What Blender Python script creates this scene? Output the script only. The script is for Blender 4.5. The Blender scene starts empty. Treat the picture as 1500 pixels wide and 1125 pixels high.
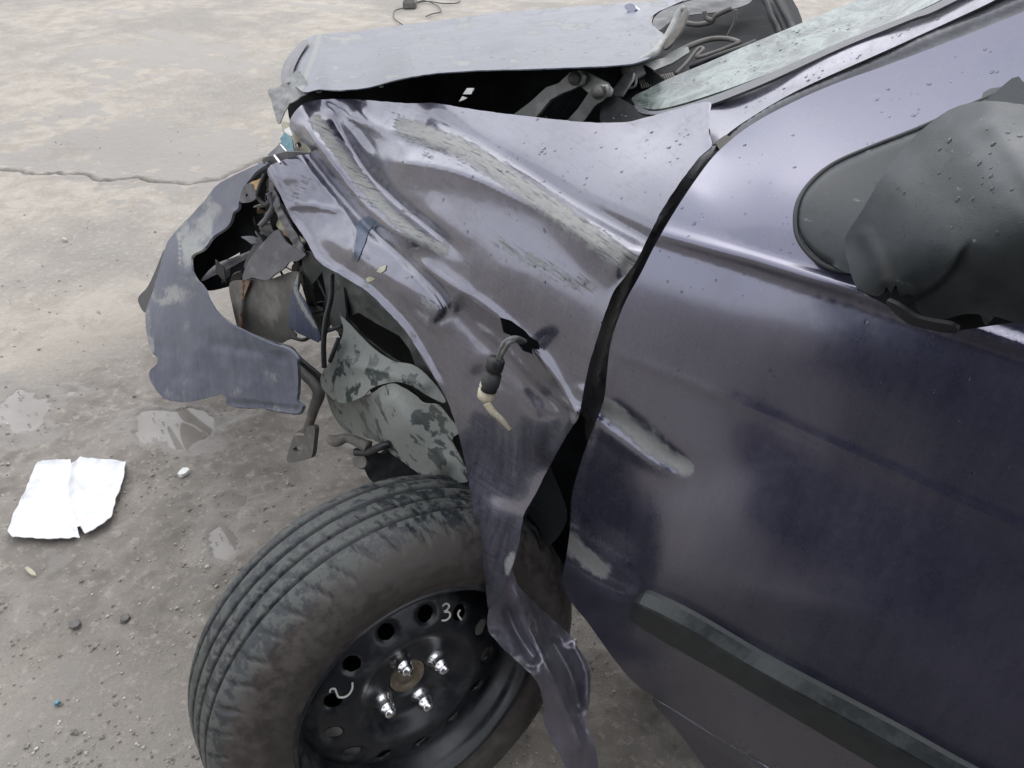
import bpy, bmesh, math, random
import numpy as np
from mathutils import Vector, Matrix
from mathutils.geometry import delaunay_2d_cdt
random.seed(7); RNG = np.random.RandomState(7)
SC = bpy.context.scene
COL = SC.collection

# ------------------------------------------------------------------ camera, sky, sun
PITCH, BETA, FPX, CAMH = math.radians(37.0), math.radians(35.0), 1130.0, 1.37
HV = np.array([-math.sin(BETA), math.cos(BETA), 0.0]); RV = np.array([math.cos(BETA), math.sin(BETA), 0.0])
ZV = np.array([0, 0, 1.0])
FV = math.cos(PITCH) * HV - math.sin(PITCH) * ZV
UV = math.sin(PITCH) * HV + math.cos(PITCH) * ZV
CP = np.array([0, 0, CAMH])
cam = bpy.data.objects.new('camera', bpy.data.cameras.new('camera')); COL.objects.link(cam)
cam.data.sensor_width = 36; cam.data.lens = 36 * FPX / 1500; cam.data.clip_end = 500; cam.data.clip_start = .02
cam.matrix_world = Matrix(((RV[0], UV[0], -FV[0], CP[0]), (RV[1], UV[1], -FV[1], CP[1]), (RV[2], UV[2], -FV[2], CP[2]), (0, 0, 0, 1)))
SC.camera = cam
SUN_EL, SUN_AZ = math.radians(58), math.radians(-20)
W = bpy.data.worlds.new("World"); SC.world = W; W.use_nodes = True
wn = W.node_tree; wn.nodes.clear()
sky = wn.nodes.new('ShaderNodeTexSky'); sky.sky_type = 'NISHITA'; sky.sun_disc = False
sky.sun_elevation = SUN_EL; sky.sun_rotation = SUN_AZ; sky.dust_density = 3; sky.air_density = 1.2
hs = wn.nodes.new('ShaderNodeHueSaturation'); hs.inputs['Saturation'].default_value = .28
ovc = wn.nodes.new('ShaderNodeMix'); ovc.data_type = 'RGBA'; ovc.inputs[0].default_value = .55
ovc.inputs[7].default_value = (9.6, 9.75, 10.6, 1)
bg = wn.nodes.new('ShaderNodeBackground'); bg.inputs[1].default_value = .14
wo = wn.nodes.new('ShaderNodeOutputWorld')
wn.links.new(sky.outputs[0], hs.inputs['Color']); wn.links.new(hs.outputs[0], ovc.inputs[6]); wn.links.new(ovc.outputs[2], bg.inputs[0]); wn.links.new(bg.outputs[0], wo.inputs[0])
sd = bpy.data.lights.new('sun', 'SUN'); sd.energy = .5; sd.angle = math.radians(110); sd.color = (1, .97, .93)
sun = bpy.data.objects.new('sun', sd); COL.objects.link(sun)
# light comes from behind the car, far side
sdir = Vector((math.sin(SUN_AZ) * math.cos(SUN_EL), math.cos(SUN_AZ) * math.cos(SUN_EL), math.sin(SUN_EL)))
sun.rotation_euler = sdir.to_track_quat('Z', 'Y').to_euler()
SC.view_settings.view_transform = 'Standard'; SC.view_settings.look = 'None'
SC.view_settings.exposure = 0.78; SC.view_settings.gamma = 1
SC.view_settings.use_curve_mapping = False
SC.render.engine = 'CYCLES'; SC.cycles.max_bounces = 6

# ------------------------------------------------------------------ geometry helpers
def ray(px, py):
    px = np.asarray(px, float); py = np.asarray(py, float)
    return RV * ((px - 750) / FPX)[..., None] - UV * ((py - 562.5) / FPX)[..., None] + FV
def at_y(px, py, Y):
    d = ray(px, py); return CP + d * (np.asarray(Y) / d[..., 1])[..., None]
def at_d(px, py, D):
    return CP + ray(px, py) * np.asarray(D, float)[..., None]
def at_z(px, py, Z=0.0):
    d = ray(px, py); return CP + d * ((Z - CAMH) / d[..., 2])[..., None]
def tps(ctrl):
    c = np.array(ctrl, float); P = c[:, :2] / 100; v = c[:, 2]; n = len(P)
    def K(r2): return np.where(r2 > 1e-12, .5 * r2 * np.log(np.maximum(r2, 1e-12)), 0)
    if n < 3:
        m = v.mean(); return lambda x, y: np.full(np.shape(x), m)
    r2 = ((P[:, None] - P[None]) ** 2).sum(-1)
    A = np.zeros((n + 3, n + 3)); A[:n, :n] = K(r2) + np.eye(n) * .02
    Q = np.c_[np.ones(n), P]; A[:n, n:] = Q; A[n:, :n] = Q.T
    w = np.linalg.lstsq(A, np.r_[v, 0, 0, 0], rcond=None)[0]
    def f(x, y):
        X = np.stack([np.asarray(x, float) / 100, np.asarray(y, float) / 100], -1)
        r2 = ((X[..., None, :] - P) ** 2).sum(-1)
        return K(r2) @ w[:n] + w[n] + X @ w[n + 1:]
    return f
def cat(pts, n=6, closed=False):
    P = [np.array(p, float) for p in pts]; N = len(P); out = []
    rng = range(N) if closed else range(N - 1)
    for i in rng:
        if closed: a, b, c, d = P[i - 1], P[i], P[(i + 1) % N], P[(i + 2) % N]
        else: a, b, c, d = P[max(i - 1, 0)], P[i], P[i + 1], P[min(i + 2, N - 1)]
        for k in range(n):
            t = k / n
            out.append(.5 * ((2 * b) + (c - a) * t + (2 * a - 5 * b + 4 * c - d) * t * t + (3 * b - a - 3 * c + d) * t ** 3))
    if not closed: out.append(P[-1])
    return out
def pdist(x, y, pts):
    """signed distance to a polyline (+ on its right on screen) and the position 0..1 along it"""
    pts = np.array(pts, float); L = np.r_[0, np.cumsum(np.linalg.norm(np.diff(pts, axis=0), axis=1))]
    best = np.full(np.shape(x), 1e9); sg = np.ones(np.shape(x)); tt = np.zeros(np.shape(x))
    for i in range(len(pts) - 1):
        a, b = pts[i], pts[i + 1]; e = b - a; l2 = e @ e
        u = np.clip(((x - a[0]) * e[0] + (y - a[1]) * e[1]) / l2, 0, 1)
        dx = x - a[0] - u * e[0]; dy = y - a[1] - u * e[1]; d = np.hypot(dx, dy)
        m = d < best; best = np.where(m, d, best)
        sg = np.where(m, np.sign(e[0] * dy - e[1] * dx), sg); tt = np.where(m, (L[i] + u * math.sqrt(l2)) / L[-1], tt)
    return best * np.where(sg == 0, 1, sg), tt
def sm(x): x = np.clip(x, 0, 1); return x * x * (3 - 2 * x)
def ridge(x, y, pts, w, amp, kind='g', ends=(.15, .15), smooth=True):
    if smooth and len(pts) > 2: pts = cat(pts, 5)
    d, t = pdist(x, y, pts)
    wl, wr = w if isinstance(w, tuple) else (w, w)
    ww = np.where(d < 0, wl, wr)
    if kind == 'g': v = np.exp(-(d / ww) ** 2)
    elif kind == 'c': v = np.exp(-np.sqrt((d / ww) ** 2 + .02) + .14)
    elif kind == 's': v = 1 / (1 + np.exp(-np.clip(d / ww, -30, 30))) * np.exp(-np.maximum(d, 0) / 60) # step to the right, fading
    k = np.ones_like(t)
    if ends[0] > 0: k = k * sm(t / ends[0])
    if ends[1] > 0: k = k * sm((1 - t) / ends[1])
    return amp * v * k
def blob(x, y, cx, cy, rx, ry, amp, ang=0):
    a = math.radians(ang); u = (x - cx) * math.cos(a) + (y - cy) * math.sin(a); v = -(x - cx) * math.sin(a) + (y - cy) * math.cos(a)
    return amp * np.exp(-(u / rx) ** 2 - (v / ry) ** 2)
def _h(ix, iy, s):
    n = np.sin(ix * 127.1 + iy * 311.7 + s * 74.7) * 43758.5453
    return n - np.floor(n)
def vnoise(x, y, s=0):
    x = np.asarray(x, float); y = np.asarray(y, float)
    ix = np.floor(x); iy = np.floor(y); fx = x - ix; fy = y - iy; fx = fx * fx * (3 - 2 * fx); fy = fy * fy * (3 - 2 * fy)
    a = _h(ix, iy, s); b = _h(ix + 1, iy, s); c = _h(ix, iy + 1, s); d = _h(ix + 1, iy + 1, s)
    return (a + (b - a) * fx) + ((c + (d - c) * fx) - (a + (b - a) * fx)) * fy
def fbm(x, y, o=4, s=0):
    v = 0; a = .5
    for i in range(o): v = v + a * vnoise(x * 2 ** i + 17.3 * i, y * 2 ** i + 9.1 * i, s + i); a *= .5
    return v

# ------------------------------------------------------------------ linking helpers
CAR_LOC = np.array([.4, 1.4, 0.0])
ROOTLOC = {}
def link(name, verts, faces, mat, parent=None, smooth=True, loc=None, attrs=None, thick=0, bevel=0):
    verts = np.asarray(verts, float)
    if parent is not None: o0 = np.array(ROOTLOC.get(parent.name, (0, 0, 0)))
    else: o0 = np.array(loc if loc is not None else (0, 0, 0))
    me = bpy.data.meshes.new(name); me.from_pydata([tuple(v) for v in (verts - o0)], [], [tuple(int(i) for i in f) for f in faces])
    me.update()
    if smooth: me.shade_smooth()
    for k, v in (attrs or {}).items():
        at = me.attributes.new(k, 'FLOAT', 'POINT'); at.data.foreach_set('value', np.asarray(v, np.float32))
    if isinstance(mat, (list, tuple)):
        for m_ in mat: me.materials.append(m_)
    else: me.materials.append(mat)
    o = bpy.data.objects.new(name, me); COL.objects.link(o)
    if parent is not None:
        o.parent = parent; ROOTLOC[o.name] = o0
    else:
        o.location = o0; ROOTLOC[o.name] = o0
    if thick:
        s = o.modifiers.new('thickness', 'SOLIDIFY'); s.thickness = thick; s.offset = -1; s.use_even_offset = False
    if bevel:
        b = o.modifiers.new('bevel', 'BEVEL'); b.width = bevel; b.segments = 2; b.limit_method = 'ANGLE'
    return o
def tag(o, label=None, cat_=None, group=None, kind=None):
    if label: o['label'] = label
    if cat_: o['category'] = cat_
    if group: o['group'] = group
    if kind: o['kind'] = kind
    return o
def empty(name, loc, label, cat_):
    o = bpy.data.objects.new(name, None); COL.objects.link(o); o.location = loc; o.empty_display_size = .1
    ROOTLOC[o.name] = np.array(loc, float); return tag(o, label, cat_)
SURF = {}
def solid(P, F, t):
    """front, back and a rim of its own, so that the cut edge shades crisply"""
    T = np.array(F); N = np.zeros_like(P); fn = np.cross(P[T[:, 1]] - P[T[:, 0]], P[T[:, 2]] - P[T[:, 0]])
    for k in range(3): np.add.at(N, T[:, k], fn)
    N /= np.linalg.norm(N, axis=1)[:, None] + 1e-15; n = len(P); Q = P - N * t
    E = {}
    for f in F:
        for k in range(len(f)): E[(f[k], f[(k + 1) % len(f)])] = 1
    B = [e for e in E if (e[1], e[0]) not in E]; ids = sorted({i for e in B for i in e}); mp = {i: k for k, i in enumerate(ids)}; m = len(ids)
    V = np.concatenate([P, Q, P[ids], Q[ids]]); src = np.concatenate([np.arange(n), np.arange(n), ids, ids]).astype(int)
    FF = [list(f) for f in F] + [[i + n for i in f][::-1] for f in F] + [[2 * n + mp[a], 2 * n + m + mp[a], 2 * n + m + mp[b], 2 * n + mp[b]] for a, b in B]
    return V, FF, src
def sheet(name, outline, ctrl, mat, parent, dents=None, mode='Y', step=8, thick=.0014, curve=True, holes=(), attrs=None,
          jag=0, crump=0, cscale=40, smooth=True, key=None, loc=None, extra=()):
    """a metal or plastic sheet: traced outline, its own distance at every point, real thickness"""
    def edge(pl, cv):
        P = cat(pl, 5, True) if cv else [np.array(p, float) for p in pl]
        out = []
        for i in range(len(P)):
            a, b = P[i], P[(i + 1) % len(P)]; L = np.linalg.norm(b - a)
            if L < 1e-6: continue
            n = max(1, int(round(L / step)))
            for k in range(n): out.append(a + (b - a) * k / n)
        res = [out[0]]
        for p in out[1:]:
            if np.linalg.norm(p - res[-1]) > step * .45: res.append(p)
        if np.linalg.norm(res[-1] - res[0]) < step * .3: res.pop()
        res = np.array(res)
        if jag:
            res = res + jag * np.stack([fbm(res[:, 0] / 9, res[:, 1] / 9, 3, 5) - .45, fbm(res[:, 0] / 9, res[:, 1] / 9, 3, 9) - .45], 1) * 2
        return res
    B = edge(outline, curve); Hs = [edge(h, False) for h in holes]
    def inside(p, poly):
        x, y = p[:, 0], p[:, 1]; c = np.zeros(len(p), bool); n = len(poly); j = n - 1
        for i in range(n):
            xi, yi = poly[i]; xj, yj = poly[j]
            m = ((yi > y) != (yj > y)); t = (xj - xi) * (y - yi) / ((yj - yi) if abs(yj - yi) > 1e-9 else 1e-9) + xi
            c ^= m & (x < t); j = i
        return c
    x0, y0 = B.min(0); x1, y1 = B.max(0)
    gx, gy = np.meshgrid(np.arange(x0, x1, step), np.arange(y0, y1, step * .866))
    gx = gx + (np.arange(gx.shape[0])[:, None] % 2) * step / 2
    G = np.stack([gx.ravel(), gy.ravel()], 1); G = G[inside(G, B)]
    for h in Hs: G = G[~inside(G, h)]
    allb = np.concatenate([B] + Hs)
    if len(extra):
        ex_ = np.array(extra, float); ex_ = ex_[inside(ex_, B)]
        dm = np.concatenate([((ex_[i:i + 1500, None] - allb[None]) ** 2).sum(-1).min(1) for i in range(0, len(ex_), 1500)]); ex_ = ex_[dm > 9]
        dg = np.concatenate([((G[i:i + 1500, None] - ex_[None]) ** 2).sum(-1).min(1) for i in range(0, len(G), 1500)]); G = np.concatenate([G[dg > 12], ex_])
    if len(G):
        keep = np.ones(len(G), bool); lim = (3.0 if len(extra) else step * .5) ** 2
        for i in range(0, len(G), 2000):
            d = ((G[i:i + 2000, None] - allb[None]) ** 2).sum(-1).min(1); keep[i:i + 2000] = d > lim
        G = G[keep]
    V2 = [Vector(p) for p in B]; E = []; n0 = len(B)
    E += [(i, (i + 1) % n0) for i in range(n0)]
    F0 = [list(range(n0))]; off = n0
    for h in Hs:
        V2 += [Vector(p) for p in h]; E += [(off + i, off + (i + 1) % len(h)) for i in range(len(h))]
        F0.append(list(range(off, off + len(h)))); off += len(h)
    V2 += [Vector(p) for p in G]
    r = delaunay_2d_cdt(V2, E, [], 1, 1e-4)
    V = np.array([tuple(v) for v in r[0]]); F = [list(f) for f in r[2]]
    if Hs:
        cc = np.array([V[f].mean(0) for f in F]); out_ = np.zeros(len(F), bool)
        for h in Hs: out_ |= inside(cc, h)
        F = [f for f, q in zip(F, out_) if not q]
    x, y = V[:, 0], V[:, 1]
    f = tps(ctrl)
    def val(x, y):
        v = f(x, y)
        if dents is not None: v = v + dents(x, y)
        if crump: v = v + crump * (fbm(x / cscale, y / cscale, 4, 3) - .5) * 2
        return v
    def pos(x, y): return at_y(x, y, val(x, y)) if mode == 'Y' else (at_z(x, y, val(x, y)) if mode == 'Z' else at_d(x, y, val(x, y)))
    P = pos(x, y)
    nF = []
    for t in F:
        a, b, c = P[t[0]], P[t[1]], P[t[2]]
        nn = np.cross(b - a, c - a)
        if nn @ (CP - a) < 0: t = t[::-1]
        nF.append(t)
    at = {k: fn(x, y) for k, fn in (attrs or {}).items()}
    P, nF, src = solid(P, nF, thick)
    o = link(name, P, nF, mat, parent, smooth, attrs={k: np.asarray(v)[src] for k, v in at.items()}, loc=loc)
    SURF[key or o.name] = pos
    return o
def tube(name, pts, r, mat, parent, seg=8, n=6, smooth_path=True, rib=0, loc=None, flat=1.0):
    P = np.array(cat(pts, n)) if smooth_path else np.array(pts, float)
    rr = np.full(len(P), r, float) if np.isscalar(r) else np.interp(np.linspace(0, 1, len(P)), np.linspace(0, 1, len(r)), r)
    if rib:
        L = np.r_[0, np.cumsum(np.linalg.norm(np.diff(P, axis=0), axis=1))]; m = int(L[-1] / rib * 4) + 2
        s = np.linspace(0, L[-1], m); P = np.stack([np.interp(s, L, P[:, k]) for k in range(3)], 1)
        rr = r * (1 + .16 * np.sign(np.sin(s / rib * 2 * math.pi)))
    T = np.gradient(P, axis=0); T /= np.linalg.norm(T, axis=1)[:, None] + 1e-12
    u = np.cross(T[0], [0.3, .2, 1]); u /= np.linalg.norm(u); V = []; F = []
    for i in range(len(P)):
        u = u - T[i] * (u @ T[i]); u /= np.linalg.norm(u); w = np.cross(T[i], u)
        for k in range(seg):
            a = 2 * math.pi * k / seg; V.append(P[i] + rr[i] * (math.cos(a) * u + flat * math.sin(a) * w))
    for i in range(len(P) - 1):
        for k in range(seg): F.append((i * seg + k, i * seg + (k + 1) % seg, (i + 1) * seg + (k + 1) % seg, (i + 1) * seg + k))
    F.append(tuple(range(seg))[::-1]); F.append(tuple((len(P) - 1) * seg + k for k in range(seg)))
    return link(name, V, F, mat, parent, loc=loc)
def basis(n):
    n = np.array(n, float); n /= np.linalg.norm(n); a = np.cross(n, [0, 0, 1.0]); a /= np.linalg.norm(a); return n, a, np.cross(n, a)
def revolve(prof, c, n, seg=48, fn=None):
    n, a, b = basis(n); V = []; F = []; m = len(prof)
    ang = np.arange(seg) * 2 * math.pi / seg
    pr = np.array(prof, float)
    R = np.repeat(pr[None, :, 0], seg, 0); D = np.repeat(pr[None, :, 1], seg, 0)
    if fn is not None: R, D = fn(ang[:, None] * np.ones((1, m)), R, D)
    V = c + R[..., None] * (np.cos(ang)[:, None, None] * a + np.sin(ang)[:, None, None] * b) + D[..., None] * n
    for i in range(seg):
        j = (i + 1) % seg
        for k in range(m - 1): F.append((i * m + k, i * m + k + 1, j * m + k + 1, j * m + k))
    return V.reshape(-1, 3), F
def box(name, lo, hi, mat, parent, bevel=.005):
    x0, y0, z0 = lo; x1, y1, z1 = hi
    V = [(x, y, z) for x in (x0, x1) for y in (y0, y1) for z in (z0, z1)]
    F = [(0, 1, 3, 2), (4, 6, 7, 5), (0, 4, 5, 1), (2, 3, 7, 6), (0, 2, 6, 4), (1, 5, 7, 3)]
    return link(name, V, F, mat, parent, smooth=False, bevel=bevel)

# ------------------------------------------------------------------ materials
class NT:
    def __init__(s, name):
        s.m = bpy.data.materials.new(name); s.m.use_nodes = True; s.t = s.m.node_tree; s.b = s.t.nodes['Principled BSDF']
        s.co = s.t.nodes.new('ShaderNodeTexCoord')
    def n(s, t, **k):
        x = s.t.nodes.new('ShaderNode' + t)
        for a, v in k.items(): setattr(x, a, v)
        return x
    def l(s, a, b): s.t.links.new(a, b)
    def noise(s, scale, detail=4, rough=.6, stretch=None, dist=0, rot=(0, 0, 0)):
        x = s.n('TexNoise'); x.inputs['Scale'].default_value = scale; x.inputs['Detail'].default_value = detail
        x.inputs['Roughness'].default_value = rough; x.inputs['Distortion'].default_value = dist
        if stretch:
            mp = s.n('Mapping'); mp.inputs['Scale'].default_value = stretch; mp.inputs['Rotation'].default_value = rot
            s.l(s.co.outputs['Object'], mp.inputs[0]); s.l(mp.outputs[0], x.inputs[0])
        else: s.l(s.co.outputs['Object'], x.inputs[0])
        return x.outputs[0]
    def ramp(s, v, stops):
        r = s.n('ValToRGB'); e = r.color_ramp.elements
        while len(e) < len(stops): e.new(.5)
        for q, (p, c) in zip(e, stops):
            q.position = p; q.color = c if len(c) == 4 else (*c, 1)
        s.l(v, r.inputs[0]); return r.outputs[0]
    def rng(s, v, a, b, c=0., d=1.):
        r = s.n('MapRange'); r.interpolation_type = 'SMOOTHSTEP'
        for i, q in enumerate((a, b, c, d)): r.inputs[i + 1].default_value = q
        s.l(v, r.inputs[0]); return r.outputs[0]
    def math(s, op, a, b=None, clamp=False):
        m = s.n('Math'); m.operation = op; m.use_clamp = clamp
        for i, q in enumerate((a, b)):
            if q is None: continue
            if isinstance(q, (int, float)): m.inputs[i].default_value = q
            else: s.l(q, m.inputs[i])
        return m.outputs[0]
    def mix(s, f, a, b):
        m = s.n('Mix'); m.data_type = 'RGBA'
        for i, q in ((0, f), (6, a), (7, b)):
            if isinstance(q, (int, float)): m.inputs[i].default_value = q
            elif isinstance(q, tuple): m.inputs[i].default_value = (*q[:3], 1)
            else: s.l(q, m.inputs[i])
        return m.outputs[2]
    def attr(s, name):
        a = s.n('Attribute'); a.attribute_name = name; return a.outputs['Fac']
    def bump(s, h, strength, dist, normal=None):
        b = s.n('Bump'); b.inputs['Strength'].default_value = strength; b.inputs['Distance'].default_value = dist
        s.l(h, b.inputs['Height'])
        if normal: s.l(normal, b.inputs['Normal'])
        return b.outputs[0]
    def set(s, **k):
        for a, v in k.items():
            i = s.b.inputs[a.replace('_', ' ')]
            if isinstance(v, (int, float)): i.default_value = v
            elif isinstance(v, tuple): i.default_value = (*v[:3], 1)
            else: s.l(v, i)
        return s.m
def paint(name, col, dust=.25, metal=.78, coat=1.0, ior=1.9, rough=.27, crough=.06):
    t = NT(name)
    big = t.noise(5, 5, .6); fine = t.noise(90, 5, .7); speck = t.noise(420, 2, .6); cx = t.n('CombineXYZ'); t.l(t.attr('su'), cx.inputs[0]); t.l(t.attr('sv'), cx.inputs[1])
    sn = t.n('TexNoise'); sn.inputs['Scale'].default_value = 1; sn.inputs['Detail'].default_value = 5; sn.inputs['Roughness'].default_value = .7; t.l(cx.outputs[0], sn.inputs[0]); streak = sn.outputs[0]
    d = t.attr('dust')
    m0 = t.math('ADD', t.math('MULTIPLY', d, 1.15), t.math('MULTIPLY', t.math('SUBTRACT', fine, .5), 1.1))
    m1 = t.rng(t.math('ADD', m0, t.math('MULTIPLY', t.math('SUBTRACT', streak, .5), 1.1)), .28, .90, 0, .95)
    m1 = t.math('MULTIPLY', m1, t.rng(d, 0, .12))
    run = t.noise(1, 4, .65, (55, 55, 7)); run2 = t.noise(1, 5, .75, (260, 90, 160))
    film = t.rng(t.math('ADD', t.math('ADD', t.math('MULTIPLY', big, .6), t.math('MULTIPLY', run, .5)), t.math('MULTIPLY', run2, .45)), .55, 1.0, .0, dust * 1.5)
    mask = t.math('MAXIMUM', m1, film)
    spk = t.rng(speck, .70, .76, 0, .5)
    base = t.mix(t.rng(big, .3, .7), col, tuple(c * q for c, q in zip(col, (1.06, .95, 1.06))))
    dc = t.mix(fine, (.15, .155, .15), (.27, .275, .255)); dc = t.mix(t.rng(streak, .53, .62, 0, .85), dc, (.05, .05, .055))
    c = t.mix(mask, base, dc)
    c = t.mix(t.math('MULTIPLY', spk, .5), c, (.4, .4, .4))
    flake = t.noise(2500, 1, .5)
    n1 = t.bump(t.math('ADD', t.math('MULTIPLY', mask, .6), t.math('ADD', t.math('MULTIPLY', fine, .2), t.math('MULTIPLY', run2, .25))), .3, .0006)
    return t.set(Base_Color=c, Metallic=t.rng(mask, 0, .8, metal, 0.), Roughness=t.rng(mask, 0, .8, rough, .75), Normal=n1,
                 Coat_Weight=t.rng(mask, 0, .7, coat, .0), Coat_Roughness=t.rng(fine, .3, .8, crough, crough + .12), Coat_IOR=ior)
def plastic(name, col, col2=None, rough=.55, scale=25, amt=(.45, .65), bump=.2, metal=0.0):
    t = NT(name); n1 = t.noise(scale, 6, .65); n2 = t.noise(scale * 7, 4, .6)
    c = t.mix(t.rng(n1, *amt), col, col2 or tuple(q * 1.5 for q in col))
    c = t.mix(t.math('MULTIPLY', t.rng(n2, .45, .75), .3), c, tuple(q * .6 for q in col))
    return t.set(Base_Color=c, Roughness=t.rng(n1, .3, .7, rough - .08, rough + .12), Metallic=metal, Normal=t.bump(n2, bump, .001))
M = {}
PCOL = (.058, .060, .096)
M['paint'] = paint('dusty dark violet metallic paint', PCOL, .24, crough=.10)
M['paint_hood'] = paint('dusty dark violet hood paint', (.030, .046, .085), .30, .6, .3, 1.5, .36)
M['paint_door'] = paint('dark violet door paint', (.052, .056, .104), .12, crough=.15)
M['paint_bumper'] = paint('faded blue violet bumper paint', (.024, .035, .072), .24, .15, .12, 1.5, .55)
M['paint_strip'] = paint('sky lit violet strip paint', (.17, .17, .20), .25, .7, .35, 1.6, .34)  # lighter than the wing: sky light on the twisted strip put into its colour
M['black'] = plastic('black plastic', (.012, .013, .014), (.03, .031, .032), .5)
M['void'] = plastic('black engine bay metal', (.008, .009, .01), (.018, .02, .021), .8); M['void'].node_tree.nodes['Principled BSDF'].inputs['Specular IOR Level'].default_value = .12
M['mirror'] = plastic('weathered black mirror plastic', (.017, .023, .026), (.030, .037, .040), .42, 14, bump=.15)
def mirrormat():
    t = NT('scuffed black grained plastic'); n = t.noise(12, 5, .65); g_ = t.noise(900, 2, .5); sc_ = t.noise(1, 5, .7, (25, 60, 90)); sp = t.noise(70, 3, .5)
    c = t.mix(t.rng(n, .35, .65), (.010, .015, .017), (.024, .031, .033))
    c = t.mix(t.rng(sc_, .64, .74, 0, .6), c, (.22, .23, .23)); c = t.mix(t.rng(sp, .66, .70, 0, .7), c, (.010, .012, .013))
    return t.set(Base_Color=c, Roughness=t.rng(n, .3, .7, .34, .55), Normal=t.bump(t.math('ADD', g_, n), .3, .0006))
M['mirror'] = mirrormat()
M['trim'] = plastic('black rub strip plastic', (.014, .018, .019), (.026, .032, .032), .36, 40)
M['inner'] = plastic('dusty inner panel', (.045, .05, .048), (.11, .11, .10), .7, 14)
M['greyplast'] = plastic('grey broken plastic', (.07, .07, .078), (.15, .15, .155), .55, 18)
M['tan'] = plastic('muddy bracket plastic', (.085, .08, .07), (.17, .16, .14), .75, 12)
M['steel'] = plastic('dull hinge steel', (.22, .23, .22), (.36, .36, .34), .5, 30, metal=.2)
M['rust'] = plastic('rusty torn steel', (.16, .085, .05), (.22, .15, .1), .8, 60)
M['rustgrey'] = plastic('dirty grey steel', (.10, .095, .088), (.16, .145, .125), .65, 40, metal=.2)
M['amber'] = plastic('amber lens', (.35, .2, .07), (.42, .3, .14), .3)
M['foam'] = plastic('yellowed broken lens plastic', (.34, .32, .23), (.44, .42, .32), .5, 50)
M['teal'] = plastic('blue green reflector shard', (.06, .17, .21), (.14, .25, .28), .25, 60)
M['primer'] = plastic('bare blue primer', (.075, .105, .15), (.13, .14, .18), .35, 30)
M['hub'] = plastic('rusty hub', (.16, .13, .09), (.26, .22, .16), .5, 60, metal=.3)
M['white'] = plastic('white shard', (.6, .6, .57), (.7, .7, .68), .5)
M['rubber'] = plastic('seal rubber', (.05, .052, .06), (.085, .088, .098), .3, 30)
M['chrome'] = NT('chrome').set(Base_Color=(.85, .85, .85), Metallic=1.0, Roughness=.22)
M['chalk'] = NT('chalk').set(Base_Color=(.65, .65, .6), Roughness=.9)
M['ivory'] = plastic('ivory bulb socket plastic', (.42, .38, .27), (.52, .48, .36), .45, 80)
M['wire'] = plastic('grey wire', (.10, .105, .10), (.2, .2, .18), .6, 80)
def mudplastic():
    t = NT('mud spotted grey wheel arch liner'); n = t.noise(30, 5, .6, dist=.2); f = t.noise(120, 4, .6)
    spots = t.rng(n, .54, .58)
    c = t.mix(spots, t.mix(f, (.15, .165, .15), (.24, .255, .23)), (.045, .055, .052))
    return t.set(Base_Color=c, Roughness=t.rng(spots, 0, 1, .75, .35), Normal=t.bump(f, .2, .0008))
M['liner'] = mudplastic()
def windscreen():
    t = NT('crazed wet laminated glass'); n = t.noise(18, 6, .7, (1, 1, 1), 1.5); f = t.noise(120, 5, .7)
    v = t.n('TexVoronoi'); v.feature = 'DISTANCE_TO_EDGE'; v.inputs['Scale'].default_value = 42; t.l(t.co.outputs['Object'], v.inputs[0])
    cr = t.rng(v.outputs[0], 0, .05, 1, 0)
    c = t.mix(t.rng(n, .35, .65), (.045, .060, .055), (.165, .20, .18)); c = t.mix(t.math('MULTIPLY', cr, .12), c, (.5, .56, .52))
    return t.set(Base_Color=c, Roughness=.32, Normal=t.bump(t.math('ADD', f, t.math('MULTIPLY', cr, .3)), .4, .0015), Coat_Weight=.15, Specular_IOR_Level=.35)
M['glass'] = windscreen()
M['sideglass'] = NT('dark tinted side glass').set(Base_Color=(.02, .03, .03), Roughness=.04, Specular_IOR_Level=.8)
def tyremat():
    t = NT('dusty tyre rubber'); n = t.noise(48, 6, .7); f = t.noise(140, 4, .6); s = t.attr('side')
    dusty = t.math('MULTIPLY', t.rng(t.math('ADD', n, t.math('MULTIPLY', f, .25)), .55, .68), .75)
    side = t.mix(t.rng(n, .3, .7), (.042, .037, .033), (.075, .066, .058))
    tread = t.mix(dusty, (.013, .017, .020), (.085, .09, .082))
    tread = t.mix(t.attr('groove'), tread, (.012, .013, .014))
    c = t.mix(s, tread, side)
    return t.set(Base_Color=c, Roughness=t.rng(n, .4, .6, .32, .75), Normal=t.bump(f, .25, .0008), Specular_IOR_Level=.4)
M['tyre'] = tyremat()
def rimmat():
    t = NT('black painted steel rim'); n = t.noise(16, 6, .7); f = t.noise(90, 4, .6)
    c = t.mix(t.rng(n, .45, .75), (.008, .010, .013), (.05, .052, .052))
    return t.set(Base_Color=c, Roughness=t.rng(n, .4, .7, .32, .6), Coat_Weight=.1, Normal=t.bump(f, .1, .0006))
M['rim'] = rimmat()
M['water'] = NT('rain water').set(Base_Color=(.75, .78, .85), Roughness=.02, Transmission_Weight=1.0, IOR=1.33)
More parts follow.
